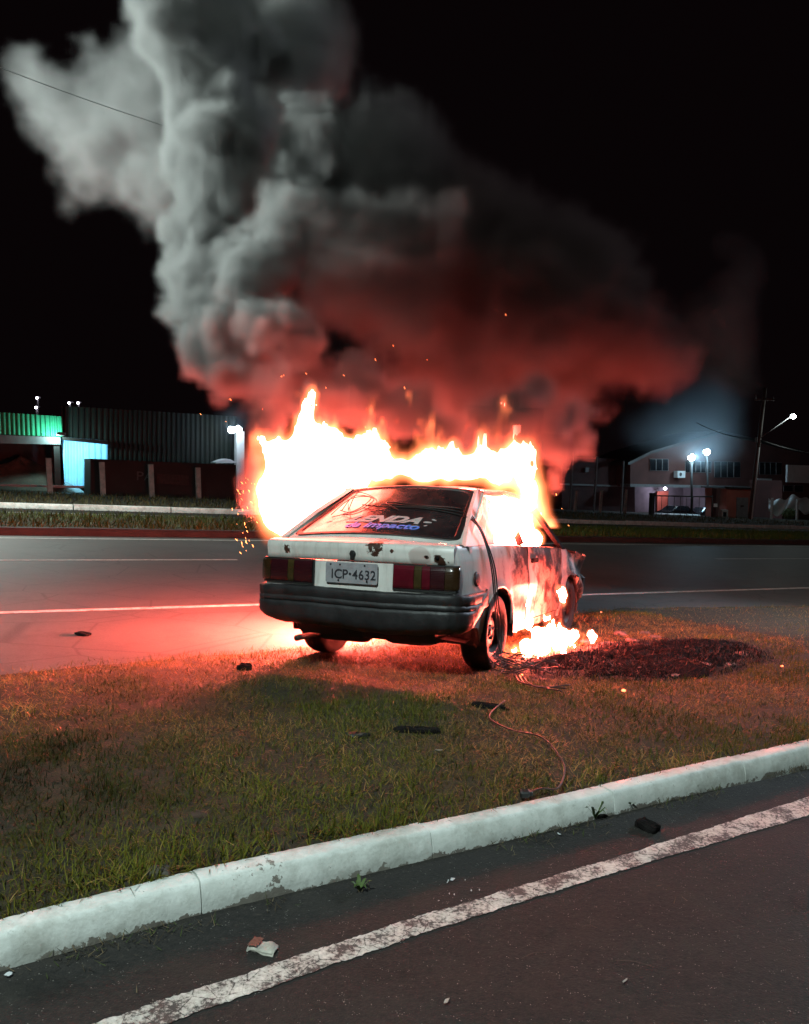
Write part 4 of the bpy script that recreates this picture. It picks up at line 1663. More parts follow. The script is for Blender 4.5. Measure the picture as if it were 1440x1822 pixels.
ad = thing("annexe", (0, 0, 0), "low building with a big white signboard at the right edge", "building")
b = MB(); wallpx(b, [(1392, 855), (1520, 862), (1520, 935), (1392, 930)], 56, 4); b.build("wall", M_red, ad)
b = MB(); wallpx(b, [(1402, 827), (1520, 831), (1520, 863), (1401, 858)], 55, .2); b.build("signboard", M_off, ad)
windowpx(ad, 1395, 863, 1412, 875, 55.9, 0); windowpx(ad, 1414, 863, 1430, 876, 55.9, 0)
b = MB()
def tarp(u, v):
    x = 1368 + 90 * u
    y = 886 + 26 * v + 4 * math.sin(u * 9) + 3 * math.sin(u * 23 + v * 4)
    return fp(x, y, 52 - .9 * v + .25 * math.sin(u * 17 + v * 6))
b.grid(tarp, np.linspace(0, 1, 40), np.linspace(0, 1, 12)); o = b.build("tarpaulin", M_off); tag(o, "crumpled pale tarpaulin over a heap behind the round bush", "tarpaulin")
bu = thing("bush", fp(1404, 918, 50), "small round green bush before the pale tarpaulin", "bush")
b = MB(); b.tube([(0, 0, -.3), (0, 0, .3)], .06, 6); b.build("trunk", M_wood, bu)
b = MB()
for k in range(900):
    v = Vector((rnd.gauss(0, 1), rnd.gauss(0, 1), rnd.gauss(0, 1))).normalized() * (.62 * rnd.random() ** .35)
    c = v + Vector((0, 0, .25)); c.z = c.z * .95
    a = Vector((rnd.gauss(0, 1), rnd.gauss(0, 1), rnd.gauss(0, 1))).normalized(); e = a.orthogonal().normalized()
    s_ = rnd.uniform(.05, .10)
    b.add([c - a * s_, c + e * s_ * .5, c + a * s_, c - e * s_ * .5], [(0, 1, 2, 3)])
b.build("crown", plain("bush_leaves", (.07, .10, .03), .7, 3, .4, bmp=0), bu)

# ------------------------------------------------------------------ cables, litter, embers, sparks, weeds
def smooth_path(pts, n=8):
    out = []
    P = [Vector(p) for p in pts]
    for i in range(len(P) - 1):
        p0, p1, p2, p3 = P[max(i - 1, 0)], P[i], P[i + 1], P[min(i + 2, len(P) - 1)]
        for k in range(n):
            t = k / n
            out.append(.5 * ((2 * p1) + (p2 - p0) * t + (2 * p0 - 5 * p1 + 4 * p2 - p3) * t * t + (3 * p1 - p0 - 3 * p2 + p3) * t ** 3))
    out.append(P[-1])
    return out


gzl = turf(880, 1198)
for k, (off, lab) in enumerate(((0, "black wire hanging over the right rear pillar to the wheel, outermost strand"), (.018, "black wire hanging over the right rear pillar to the wheel, middle strand"), (.04, "black wire hanging over the right rear pillar to the wheel, innermost strand"))):
    pts = [hw(-.45 + .3 * k, .10 - .12 * k, .015), hw(-.1, -.02 + .1 * k, .018), hw(.4, .02 + .05 * k, .012), hw(.95, -.12 + .12 * k, .02), Vector((.73, .48 + off, 1.10)), Vector((.79, .52 + off, .97)), Vector((.835, .55 + off * 2, .78)), Vector((.85, .60 + off * 2, .55)), Vector((.87, .63 + off * 3, .30)), Vector((.93, .62 - off, .10)), Vector((1.02 + off, .60, .03)), Vector((1.15 + off * 3, .35 - off * 2, .02)), Vector((1.45, .25 + off * 6, .015))]
    b = MB(); b.tube([CM @ p for p in smooth_path(pts)], .0052, 6)
    o = b.build("wire", M_black); tag(o, lab, "wire", "wires draped over the car")
for k in range(4):
    c = CM @ Vector((1.0 + .05 * k, .62 - .05 * k, .05))
    pts = []
    for i in range(26):
        a = i * .55 + k
        r_ = .10 + .05 * math.sin(i * 1.3 + k) + .02 * k
        pts.append(c + Vector((math.cos(a) * r_ * 1.2, math.sin(a) * r_ * .8, .03 + .045 * (1 + math.sin(i * .9 + 2 * k)))))
    b = MB(); b.tube(smooth_path(pts, 4), .004, 5)
    o = b.build("wire_tangle", M_black); tag(o, "tangled loop of burnt wire on the grass by the rear wheel", "wire", "burnt wire loops by the rear wheel")
for k in range(3):
    pts = [hw(-.78 + .1 * k, -.30 + .2 * math.sin(k), .02), hw(-.62, .12 + .14 * k, .07), hw(-.35 + .08 * k, .22 - .1 * k, .05), hw(-.42, -.2 - .1 * k, .03), hw(-.70, -.45 + .3 * k, .025)]
    b = MB(); b.tube([CM @ p for p in smooth_path(pts)], .0035, 5)
    o = b.build("wire_loop", M_black); tag(o, "thin wire loop lying on the left of the rear window", "wire", "wire loops on the rear window")

# burnt cable that ends in a plug on the kerb
kp = lambda px, py: gnd(px, py, .135)
b = MB(); b.tube(smooth_path([turf(898, 1255) + Vector((0, 0, .03)), turf(870, 1285) + Vector((0, 0, .035)), turf(905, 1310) + Vector((0, 0, .04)), turf(962, 1328) + Vector((0, 0, .05)), turf(994, 1362) + Vector((0, 0, .05)), turf(1004, 1385) + Vector((0, 0, .04)), kp(993, 1402), kp(965, 1403), kp(940, 1410)]), .0045, 6)
pl = thing("burnt_cable", (0, 0, 0), "singed cable snaking over the grass to the kerb, ending in a black plug", "cable")
b.build("cord", plain("singed_cable", (.035, .020, .016), .5, 60, .6), pl)
b = MB(); c_ = kp(934, 1412); b.rbox(c_, (.042, .034, .034), .006, ax=(cr, Vector((0, .95, .3)), Vector((0, -.3, .95)))); b.rbox(c_ + Vector((.027, .004, .0)), (.02, .02, .02), .004); b.build("plug", M_black, pl)


def lump(name, mat, c, s, label, cat, seed, flat=1.0, squash=(1, 1, 1), **kw):
    """irregular broken piece"""
    rs = random.Random(seed)
    b = MB()
    us_ = np.linspace(0, math.pi, 9); as_ = np.linspace(0, 2 * math.pi, 15)
    ph = [rs.uniform(0, 6) for _ in range(6)]
    def fn(u, a):
        k = 1 + .16 * math.sin(3 * a + ph[0]) * math.sin(2 * u + ph[1]) + .12 * math.sin(5 * a + ph[2]) * math.sin(u * 3 + ph[3])
        q = Vector((math.sin(u) * math.cos(a), math.sin(u) * math.sin(a), math.cos(u)))
        q = Vector([math.copysign(abs(v) ** .7, v) for v in q]) * k
        return Vector((q.x * s * squash[0], q.y * s * squash[1], max(q.z * s * squash[2], -s * squash[2] * .6)))
    b.grid(fn, us_, list(as_[:-1]) + [2 * math.pi], 0, flat < 1)
    o = b.build(name, mat)
    o.location = c + Vector((0, 0, s * squash[2] * .5))
    o.rotation_euler = (0, 0, rs.uniform(0, 6))
    return tag(o, label, cat, **kw)


lump("broken_trim", M_black, turf(636, 1312), .05, "glossy black piece of broken trim on the dark grass below the number plate", "debris", 1, 1, (1.2, .5, .35)).rotation_euler = (0, 0, .1)
lump("charred_strip", M_char, turf(745, 1303), .10, "long charred strip lying in the grass right of the glossy trim", "debris", 2, 1, (1.3, .28, .2)).rotation_euler = (0, 0, .05)
lump("charred_strip", M_char, turf(872, 1260), .08, "charred strip in the grass below the wire tangle", "debris", 3, 1, (1.4, .35, .25)).rotation_euler = (0, 0, -.3)
lump("black_lump", M_char, gnd(1152, 1476), .040, "black lump of burnt rubber on the asphalt between kerb and edge line", "debris", 4, 1, (1.35, .8, .7))
lump("stone", plain("field_stone", (.06, .052, .042), .9, 20, .3), turf(283, 1556) - Vector((0, 0, .014)), .034, "brown-grey stone in the grass behind the kerb joint", "stone", 5, .5, (1.2, .9, .8))
lump("stone", plain("reddish_stone", (.05, .026, .018), .9, 20, .3), turf(354, 1450) - Vector((0, 0, .012)), .034, "reddish clod lying in the middle of the near grass", "stone", 6, .5, (1.2, .8, .5))
lump("soil_lump", M_char, turf(436, 1192), .045, "small dark clod at the edge of the firelit grass left of the car", "clod", 7, 1, (1.2, .7, .7))
lump("soil_lump", M_char, gnd(148, 1130), .05, "small dark scrap lying on the firelit far road", "debris", 8, 1, (1.5, .8, .4))
for k, (px, py, s_) in enumerate(((1125, 1142, .06), (1105, 1130, .07), (1148, 1128, .05), (1165, 1135, .05), (1080, 1148, .06), (1195, 1145, .05), (1285, 1160, .06), (1320, 1165, .05), (1060, 1160, .07), (1090, 1165, .05), (1048, 1145, .06), (1110, 1165, .05), (1180, 1160, .06), (1230, 1150, .05), (1250, 1185, .06), (1140, 1195, .06), (1065, 1190, .05), (1300, 1185, .05), (1205, 1205, .05), (1030, 1165, .05), (1160, 1178, .07), (1095, 1150, .05))):
    lump("ash_flake", plain("ash", (.16, .12, .11), .9, 20, .4) if k == 0 else bpy.data.materials["ash"], turf(px, py), s_, "curled flake of burnt debris on the blackened heap beside the ground flames", "debris", 20 + k, 1, (1.2, .7, .35), group="burnt flakes on the blackened heap")
# glowing embers
M_ember = emit("ember_glow", (1.0, .16, .06), 9)
for k, (px, py, s_, lab) in enumerate(((1231, 1190, .020, "brightest ember glowing in the middle of the scorched patch"), (1110, 1230, .011, "small ember on the near rim of the scorched patch"), (1077, 1173, .014, "ember glowing near the ground flames, left in the scorched patch"), (1392, 1186, .008, "tiny ember on the grass far right of the scorched patch"), (928, 1203, .012, "tiny ember on the grass beside the wire tangle"), (1070, 1090, .009, "tiny ember on the dark ground behind the scorched patch"))):
    lump("ember", M_ember, turf(px, py), s_, lab, "ember", 60 + k, .5, (1.2, 1, .8))
    if k < 2:
        lamp("ember_light", 'POINT', turf(px, py) + Vector((0, -.01, .06)), .9 if k == 0 else .25, (1, .12, .06), .02)

# sparks
me_s = None
M_spark = emit("spark_glow", (1.0, .26, .07), 14)
def spark(px, py, Y, L, ang):
    global me_s
    if me_s is None:
        b = MB(); b.tube([(-.5, 0, 0), (-.2, 0, .06), (.2, 0, .06), (.5, 0, 0)], [.02, .06, .06, .02], 5)
        o = b.build("spark", M_spark); me_s = o.data
    else:
        o = bpy.data.objects.new("spark", me_s); COL.objects.link(o)
    o.location = aty(px, py, Y); o.scale = (L, L, L); o.rotation_euler = (rnd.uniform(-.4, .4), ang, 0)
    return tag(o, "tiny orange spark flying in the air around the flames", "spark", "sparks flying from the fire")
for k in range(34):
    spark(rnd.gauss(436, 9), rnd.uniform(850, 985), rnd.uniform(6.6, 7.3), rnd.uniform(.010, .03), rnd.uniform(.7, 1.5))
for px, py in ((357, 737), (402, 750), (501, 670), (410, 711), (505, 668), (668, 640), (700, 615), (900, 560), (650, 760), (580, 690), (545, 665), (720, 690), (1000, 905), (1012, 935), (990, 880), (612, 668), (760, 640), (467, 728)):
    spark(px, py, rnd.uniform(6.2, 6.7), rnd.uniform(.010, .022), rnd.uniform(.3, 1.4))

# litter
M_paper = plain("soiled_paper", (.34, .32, .28), .8, 40, .35)
pk = thing("crushed_carton", gnd(468, 1690), "small crushed paper carton on the asphalt near the edge line", "litter", None, -.25)
b = MB()
b.grid(lambda u, v: Vector((-.045 + .09 * u, -.028 + .056 * v, .018 + .006 * math.sin(u * 7 + v * 3) - .012 * (abs(u - .5) * 2) ** 4 - .012 * (abs(v - .5) * 2) ** 4)), np.linspace(0, 1, 12), np.linspace(0, 1, 9), 0, False)
b.rbox((0, 0, .007), (.086, .052, .014), .005); b.build("carton", M_paper, pk)
b = MB(); b.plate([Vector((-.043, -.026, .0215)), Vector((-.012, -.026, .0235)), Vector((-.008, .025, .0235)), Vector((-.040, .024, .0215))], .001, (0, 0, 1)); b.build("printed_band", plain("printed_brown", (.09, .05, .035), .7, 90, .5), pk)
def scrap(px, py, w_, h_, label, cat, mat, on_turf=False, name="paper_scrap"):
    c = turf(px, py) + Vector((0, 0, .035)) if on_turf else gnd(px, py, .004)
    b = MB()
    pts = []
    for k in range(7):
        a = 2 * math.pi * k / 7
        pts.append(Vector((math.cos(a) * w_ * rnd.uniform(.7, 1.2), math.sin(a) * h_ * rnd.uniform(.7, 1.2), .004 + .006 * rnd.random())))
    b.plate(pts, .0015, (0, 0, 1))
    o = b.build(name, mat); o.location = c; o.rotation_euler = (.1 if not on_turf else .5, .1, rnd.uniform(0, 6))
    return tag(o, label, cat)
scrap(779, 1350, .024, .016, "pale dry leaf lying on the grass before the car", "leaf", M_paper, True, "dry_leaf")
scrap(805, 1567, .016, .006, "white paper scrap in the gutter before the kerb, left of the black lump", "litter", M_off)
scrap(995, 1486, .014, .007, "white paper scrap in the gutter beside the weed by the kerb", "litter", M_off)
scrap(14, 1737, .011, .008, "white chip of kerb paint in the gutter at the left edge", "paint chip", M_off)
scrap(1112, 1748, .020, .004, "thin dry leaf on the near road below the edge line", "leaf", M_paper, False, "dry_leaf")
scrap(795, 1785, .014, .007, "torn pale leaf on the near road at the bottom", "leaf", M_paper, False, "dry_leaf")
for k in range(14):
    c = gnd(rnd.uniform(620, 880), rnd.uniform(1560, 1600))
    scrap(rnd.uniform(770, 900), rnd.uniform(1560, 1610), .003, .002, "tiny white paint flake on the gutter asphalt", "paint chip", M_off, False, "paint_flake")["group"] = "paint flakes in the gutter"
# twigs
for k, (px, py, L, lab) in enumerate(((1050, 1650, .05, "short dark twig on the near road, nearest the edge line"), (1130, 1715, .12, "long pale stalk on the near road right of the bottom middle"), (950, 1700, .09, "thin pale stalk on the near road below the edge line"), (1415, 1622, .03, "short dark twig on the near road at the right edge"))):
    c = gnd(px, py, .006); a = rnd.uniform(-.3, .5)
    b = MB(); b.tube(smooth_path([c + Vector((-L / 2 * math.cos(a), -L / 2 * math.sin(a), 0)), c + Vector((0, .006, .004)), c + Vector((L / 2 * math.cos(a), L / 2 * math.sin(a), 0))]), .0012, 5)
    if k in (0, 3):
        b.tube([c, c + Vector((.005, .02, .012))], .001, 5)
    o = b.build("twig", plain("twig", (.05, .04, .03), .9, 30, .3) if k == 0 else bpy.data.materials["twig"]); tag(o, lab, "twig")
# weeds at the foot of the kerb
M_weed = plain("weed_leaf", (.050, .085, .015), .55, 30, .3, bmp=0)
for px, py, H, nb, lab in ((1058, 1458, .085, 9, "green weed sprouting at the kerb foot, largest of the clump"), (1118, 1440, .06, 7, "small green weed at the kerb foot right of the largest one"), (640, 1586, .05, 8, "small weed in the gutter below the bare kerb patch"), (1232, 1408, .05, 6, "thin dark weed at the kerb foot towards the right edge")):
    b = MB(); c = gnd(px, py, 0)
    for k in range(nb):
        a = 2 * math.pi * k / nb + rnd.uniform(-.3, .3); l_ = H * rnd.uniform(.7, 1.2); o_ = Vector((math.cos(a), math.sin(a), 0)); s_ = Vector((-math.sin(a), math.cos(a), 0))
        pr = [(0, 0, .003), (.35, .45, .007), (.7, .75, .006), (1.0, .80 * rnd.uniform(.5, 1.1), .0005)]
        vs = []
        for r_, z, w_ in pr:
            p = c + o_ * (r_ * l_ * .75) + Vector((0, 0, z * l_))
            vs += [p - s_ * w_, p + s_ * w_]
        b.add(vs, [(0, 1, 3, 2), (2, 3, 5, 4), (4, 5, 7, 6)], 0, True)
    o = b.build("weed", M_weed); tag(o, lab, "weed")

# ------------------------------------------------------------------ fire and smoke: density fields sampled on grids
def field_object(name, arr, lo, hi, mat_v=None, thr=None, mat_m=None, mesh_arr=None):
    nx, ny, nz = arr.shape
    me = bpy.data.meshes.new(name)
    n = arr.size
    me.vertices.add(n)
    me.vertices.foreach_set("co", np.tile(np.array([(lo[k] + hi[k]) / 2 for k in range(3)], np.float32), n))
    at = me.attributes.new("d", 'FLOAT', 'POINT')
    at.data.foreach_set("value", np.ascontiguousarray(arr.transpose(2, 1, 0)).reshape(-1).astype(np.float32))
    o = bpy.data.objects.new(name, me)
    COL.objects.link(o)
    g = bpy.data.node_groups.new(name + "_field", 'GeometryNodeTree')
    g.interface.new_socket("Geometry", in_out='INPUT', socket_type='NodeSocketGeometry')
    g.interface.new_socket("Geometry", in_out='OUTPUT', socket_type='NodeSocketGeometry')
    N_ = g.nodes.new
    L = g.links.new
    gi, go = N_("NodeGroupInput"), N_("NodeGroupOutput")
    pos = N_("GeometryNodeInputPosition")

    def vm(op, a, bv):
        q = N_("ShaderNodeVectorMath")
        q.operation = op
        L(a, q.inputs[0])
        if bv is not None:
            q.inputs[1].default_value = bv
        return q.outputs[1] if op == 'DOT_PRODUCT' else q.outputs[0]
    v = vm('SUBTRACT', pos.outputs[0], lo)
    v = vm('MULTIPLY', v, [(s_ - 1) / (hi[k] - lo[k]) for k, s_ in enumerate((nx, ny, nz))])
    v = vm('ADD', v, (.5, .5, .5))
    v = vm('FLOOR', v, None)
    idx = vm('DOT_PRODUCT', v, (1, nx, nx * ny))
    si = N_("GeometryNodeSampleIndex")
    si.data_type = 'FLOAT'
    si.domain = 'POINT'
    L(gi.outputs[0], si.inputs["Geometry"])
    na = N_("GeometryNodeInputNamedAttribute")
    na.data_type = 'FLOAT'
    na.inputs[0].default_value = "d"
    L(na.outputs[0], si.inputs["Value"])
    L(idx, si.inputs["Index"])
    vc = N_("GeometryNodeVolumeCube")
    L(si.outputs[0], vc.inputs["Density"])
    vc.inputs["Background"].default_value = 0
    vc.inputs["Min"].default_value = lo
    vc.inputs["Max"].default_value = hi
    vc.inputs["Resolution X"].default_value = nx
    vc.inputs["Resolution Y"].default_value = ny
    vc.inputs["Resolution Z"].default_value = nz
    jn = N_("GeometryNodeJoinGeometry")
    if mat_v:
        sm = N_("GeometryNodeSetMaterial")
        sm.inputs["Material"].default_value = mat_v
        L(vc.outputs[0], sm.inputs[0])
        L(sm.outputs[0], jn.inputs[0])
        me.materials.append(mat_v)
    if thr is not None:
        vmsh = N_("GeometryNodeVolumeToMesh")
        L(vc.outputs[0], vmsh.inputs[0])
        for s_ in vmsh.inputs:
            if s_.name == "Threshold":
                s_.default_value = thr
        sm = N_("GeometryNodeSetMaterial")
        sm.inputs["Material"].default_value = mat_m
        L(vmsh.outputs[0], sm.inputs[0])
        ss = N_("GeometryNodeSetShadeSmooth")
        L(sm.outputs[0], ss.inputs[0])
        L(ss.outputs[0], jn.inputs[0])
        me.materials.append(mat_m)
    L(jn.outputs[0], go.inputs[0])
    md = o.modifiers.new("field", 'NODES')
    md.node_group = g
    return o


class Field:
    def __init__(s, lo, hi, vox):
        s.sh = tuple(max(4, int(round((hi[k] - lo[k]) / vox)) + 1) for k in range(3))
        s.lo, s.hi = lo, hi
        s.X, s.Y, s.Z = np.meshgrid(*[np.linspace(lo[k], hi[k], s.sh[k], dtype=np.float32) for k in range(3)], indexing='ij', sparse=True)
        s.d = np.full(s.sh, 9.0, np.float32)

    def blob(s, c, r, k=0.10, rot=0.0):
        dx, dy, dz = s.X - c[0], s.Y - c[1], s.Z - c[2]
        if rot:
            a, b_ = math.cos(rot), math.sin(rot)
            dx, dz = dx * a + dz * b_, -dx * b_ + dz * a
        q = np.sqrt((dx / r[0]) ** 2 + (dy / r[1]) ** 2 + (dz / r[2]) ** 2)
        e = (q - 1) * min(r)
        if k <= 0:
            s.d = np.minimum(s.d, e)
        else:
            h = np.clip(.5 + .5 * (s.d - e) / k, 0, 1)
            s.d = s.d * (1 - h) + e * h - k * h * (1 - h)

    def pblob(s, px, py, rx, ry, Y, ky=0.8, k=0.10, rot=0.0):
        """blob surveyed at a picture position and a distance Y ahead"""
        c = aty(px, py, Y)
        a, b_ = rx / F * Y, ry / F * Y
        s.blob(c, (a, ky * (a * b_) ** .5, b_), k, rot)


def fire_mat(name, col, strength):
    m = bpy.data.materials.new(name)
    m.use_nodes = True
    t = m.node_tree
    t.nodes.clear()
    o = t.nodes.new("ShaderNodeOutputMaterial")
    a = t.nodes.new("ShaderNodeAttribute")
    a.attribute_name = "density"
    e = t.nodes.new("ShaderNodeEmission")
    e.inputs[0].default_value = (*col, 1)
    mm = t.nodes.new("ShaderNodeMath")
    mm.operation = 'MULTIPLY'
    mm.inputs[1].default_value = strength
    t.links.new(a.outputs["Fac"], mm.inputs[0])
    t.links.new(mm.outputs[0], e.inputs[1])
    t.links.new(e.outputs[0], o.inputs["Volume"])
    return m


sstep = lambda x: np.clip(x, 0, 1) ** 2 * (3 - 2 * np.clip(x, 0, 1))
FIRE_C = (1.0, 0.105, 0.07)
M_core = emit("flame_core", FIRE_C, 26.0)
M_flame = fire_mat("flame_gas", (1.0, 0.20, 0.07), 32.0)

# --- flames pouring from the left windows, over the roof and out of the right windows
def flame_body(lo, hi, px, loc, name, core, label, seed, amp=1.0):
    fl = Field(lo, hi, 0.026)
    for a in px:
        fl.pblob(*a, ky=.75, k=.16)
    for q, r in loc:
        fl.blob(cw(*q), r, .10)
    zs = lambda q: (q[0], q[1], q[2] * .5)
    nz1 = fbm(fl.sh, 3.6, 4, seed, zs(lo), zs(hi))
    nz2 = fbm(fl.sh, 10, 3, seed + 50, zs(lo), zs(hi))
    top = np.clip((fl.Z - 1.55) / .5, 0, 1)
    d = fl.d + (nz1 - .5) * (.13 + .22 * top) * amp + (nz2 - .5) * (.07 + .30 * top)
    o = field_object(name, sstep((.03 - d) / .13) ** 1.2, lo, hi, M_flame, .72, emit(name + "_core", FIRE_C, core))
    return tag(o, label, "fire", None, "stuff")


flame_body((-2.0, 5.7, .45), (.15, 8.7, 2.6), ((512, 878, 50, 60, 7.0), (480, 874, 26, 32, 7.0), (535, 815, 40, 38, 7.0), (474, 890, 24, 40, 7.0), (540, 905, 50, 50, 7.0), (545, 800, 66, 52, 7.0), (548, 752, 17, 38, 7.0), (560, 770, 22, 26, 7.0), (490, 915, 30, 40, 6.9), (610, 815, 60, 38, 7.0),
           (600, 860, 60, 34, 7.0), (560, 880, 60, 40, 7.1), (520, 915, 34, 34, 6.95), (600, 850, 50, 30, 7.0)), (), "window_flames", 60.0, "tall white flames bursting from the left windows beside the rear pane", 101)
flame_body((-.75, 5.9, 1.15), (1.75, 8.9, 2.6), ((660, 822, 60, 32, 7.1), (700, 828, 60, 28, 7.2), (765, 832, 62, 26, 7.2), (830, 835, 48, 26, 7.2), (880, 840, 36, 34, 7.1), (725, 790, 10, 22, 7.1), (705, 795, 12, 20, 7.1), (900, 815, 18, 16, 7.0), (862, 812, 14, 18, 7.1), (906, 806, 10, 14, 7.1), (655, 798, 20, 20, 7.1)),
           (((.70, 1.9, 1.36), (.10, .34, .13)), ((.68, 2.25, 1.28), (.09, .26, .16)), ((.60, 1.5, 1.48), (.16, .3, .10)), ((.55, 2.2, 1.47), (.16, .3, .10)), ((.66, 2.5, 1.2), (.09, .2, .16)), ((.69, 2.74, 1.05), (.08, .22, .13))), "roof_flames", 22.0, "white flames running over the roof down to the right windows", 121, 1.7)

# --- the fire inside the cabin, filling the windows
lo, hi = (-1.45, 6.0, .72), (1.75, 8.9, 1.62)
fl = Field(lo, hi, 0.026)
for q, r in (((.10, 1.6, 1.14), (.55, .62, .24)), ((.50, 1.25, 1.14), (.14, .42, .20)), ((.52, 1.75, 1.12), (.14, .55, .24)), ((.52, 2.25, 1.08), (.14, .50, .22)), ((.45, 2.0, 1.2), (.16, .6, .16)), ((.0, 2.1, 1.12), (.55, .55, .24)), ((-.48, 1.6, 1.16), (.20, .60, .22)), ((-.5, 2.1, 1.12), (.20, .5, .2)), ((.55, 2.60, .98), (.12, .26, .12))):
    fl.blob(cw(*q), r, .12, 0)
nz1 = fbm(fl.sh, 5, 4, 131, lo, hi)
d = fl.d + (nz1 - .5) * .14
co = field_object("cabin_flames", sstep(-d / .06), lo, hi, fire_mat("cabin_flame_gas", (1.0, 0.20, 0.06), 34.0), .6, emit("cabin_flame_core", FIRE_C, 260.0))
tag(co, "white-hot flames filling the cabin behind the open right windows", "fire", None, "stuff")

# --- fire along the left flank of the car, between its sill and the road
lo, hi = (-1.6, 6.6, -.02), (.9, 9.4, .95)
fl = Field(lo, hi, 0.03)
for q, r in (((-1.02, 1.55, .46), (.12, .40, .34)), ((-1.04, 2.1, .46), (.14, .45, .38)), ((-1.0, 2.45, .40), (.12, .25, .34))):
    fl.blob(cw(*q), r, .10)
d = fl.d + (fbm(fl.sh, 6, 4, 161, lo, hi) - .5) * .16
io = field_object("flank_flames", sstep(-d / .05), lo, hi, M_flame, .6, emit("flank_flame_core", FIRE_C, 1250.0))
tag(io, "flames on the ground along the far left flank of the car, hidden by its body", "fire", None, "stuff")

# --- burning pool on the turf by the right door
c0 = turf(975, 1150)
lo, hi = (c0.x - .55, c0.y - 1.0, .0), (c0.x + .75, c0.y + 1.1, .95)
fl = Field(lo, hi, 0.0125)
for a in ((935, 1148, 24, 14, 6.7), (965, 1150, 34, 13, 6.75), (970, 1128, 20, 20, 6.9), (985, 1112, 13, 16, 7.0), (978, 1100, 9, 10, 7.0), (925, 1120, 12, 10, 6.9), (938, 1108, 9, 11, 7.0), (1005, 1132, 18, 10, 7.0), (1022, 1130, 12, 5, 7.0), (1052, 1130, 7, 9, 7.1), (1000, 1148, 16, 7, 6.8), (955, 1160, 40, 7, 6.6), (1005, 1060, 4, 7, 7.1), (1004, 1050, 3, 4, 7.1), (940, 1078, 3, 5, 6.9)):
    fl.pblob(*a, ky=1.0, k=.035)
zs = lambda q: (q[0], q[1], q[2] * .40)
n1 = fbm(fl.sh, 14, 4, 201, zs(lo), zs(hi))
d = fl.d + (n1 - .5) * .25 + .004
po = field_object("ground_flames", sstep((.012 - d) / .05), lo, hi, fire_mat("pool_flame_gas", (1.0, 0.20, 0.07), 60.0), .72, emit("pool_flame_core", FIRE_C, 430.0))
tag(po, "small bright flames burning on the grass below the right door", "fire", None, "stuff")

# --- smoke: big lobes, each budding smaller puffs over its surface
def puffs(fld, lobes, ky, k, buds, seed, br=(.26, .46), gen2=0):
    rs = random.Random(seed)
    def win(c, r, kk):
        rmin = min(r)
        e_ = max(r) * 1.5 + .25
        sl = []
        for ax in range(3):
            n_ = fld.sh[ax]
            f0 = (c[ax] - e_ - fld.lo[ax]) / (fld.hi[ax] - fld.lo[ax]) * (n_ - 1)
            f1 = (c[ax] + e_ - fld.lo[ax]) / (fld.hi[ax] - fld.lo[ax]) * (n_ - 1)
            a, b_ = max(0, int(f0)), min(n_, int(f1) + 2)
            if b_ <= a:
                return
            sl.append(slice(a, b_))
        dx = fld.X[sl[0]] - c[0]; dy = fld.Y[:, sl[1]] - c[1]; dz = fld.Z[:, :, sl[2]] - c[2]
        q = np.sqrt((dx / r[0]) ** 2 + (dy / r[1]) ** 2 + (dz / r[2]) ** 2)
        e = (q - 1) * rmin
        D_ = fld.d[sl[0], sl[1], sl[2]]
        h = np.clip(.5 + .5 * (D_ - e) / kk, 0, 1)
        fld.d[sl[0], sl[1], sl[2]] = D_ * (1 - h) + e * h - kk * h * (1 - h)
    for (px, py, rx, ry, Y) in lobes:
        c = aty(px, py, Y)
        a, b_ = rx / F * Y, ry / F * Y
        r = (a * .9, ky * (a * b_) ** .5 * .9, b_ * .9)
        win(c, r, k)
        for _ in range(buds):
            v = Vector((rs.gauss(0, 1), rs.gauss(0, 1) - .35, rs.gauss(0, 1))).normalized()
            p = c + Vector((v.x * r[0], v.y * r[1], v.z * r[2])) * rs.uniform(.72, .95)
            q = min(r) * rs.uniform(*br)
            win(p, (q, q, q), .035)
            for __ in range(gen2):
                v2 = (Vector((rs.gauss(0, 1), rs.gauss(0, 1) - .3, rs.gauss(0, 1))).normalized() + v).normalized()
                q2 = q * rs.uniform(.3, .5)
                win(p + v2 * q * .9, (q2, q2, q2), .02)


lo, hi = (-5.6, 5.7, .80), (6.6, 10.6, 6.9)
VX = .045
sf = Field(lo, hi, VX)
puffs(sf, ((430, 640, 70, 85, 7.6), (395, 560, 88, 105, 7.7), (345, 510, 62, 95, 7.8), (360, 405, 72, 70, 7.9), (395, 300, 92, 140, 8.0), (340, 250, 60, 90, 8.1), (385, 190, 88, 60, 8.1), (325, 50, 80, 115, 7.9), (405, 70, 80, 110, 8.1),
          (450, 480, 80, 75, 7.4), (520, 420, 76, 85, 7.5), (470, 570, 62, 56, 7.1), (530, 600, 56, 56, 7.2), (560, 300, 90, 130, 7.9), (350, 620, 40, 70, 7.7)), .85, .12, 14, 5, (.30, .55), 2)
s2 = Field(lo, hi, VX)
puffs(s2, ((100, 160, 75, 65, 9.0), (55, 135, 40, 50, 9.0), (120, 225, 70, 60, 9.0), (190, 240, 70, 80, 8.9), (220, 330, 60, 70, 8.8), (135, 345, 36, 46, 9.0), (250, 190, 80, 80, 8.6), (270, 290, 70, 110, 8.5), (200, 130, 70, 60, 8.8), (160, 290, 60, 70, 8.9), (270, 90, 60, 80, 8.4), (290, 300, 50, 100, 8.3)), .8, .25, 9, 6, (.3, .55), 1)
dR = Field(lo, hi, VX)
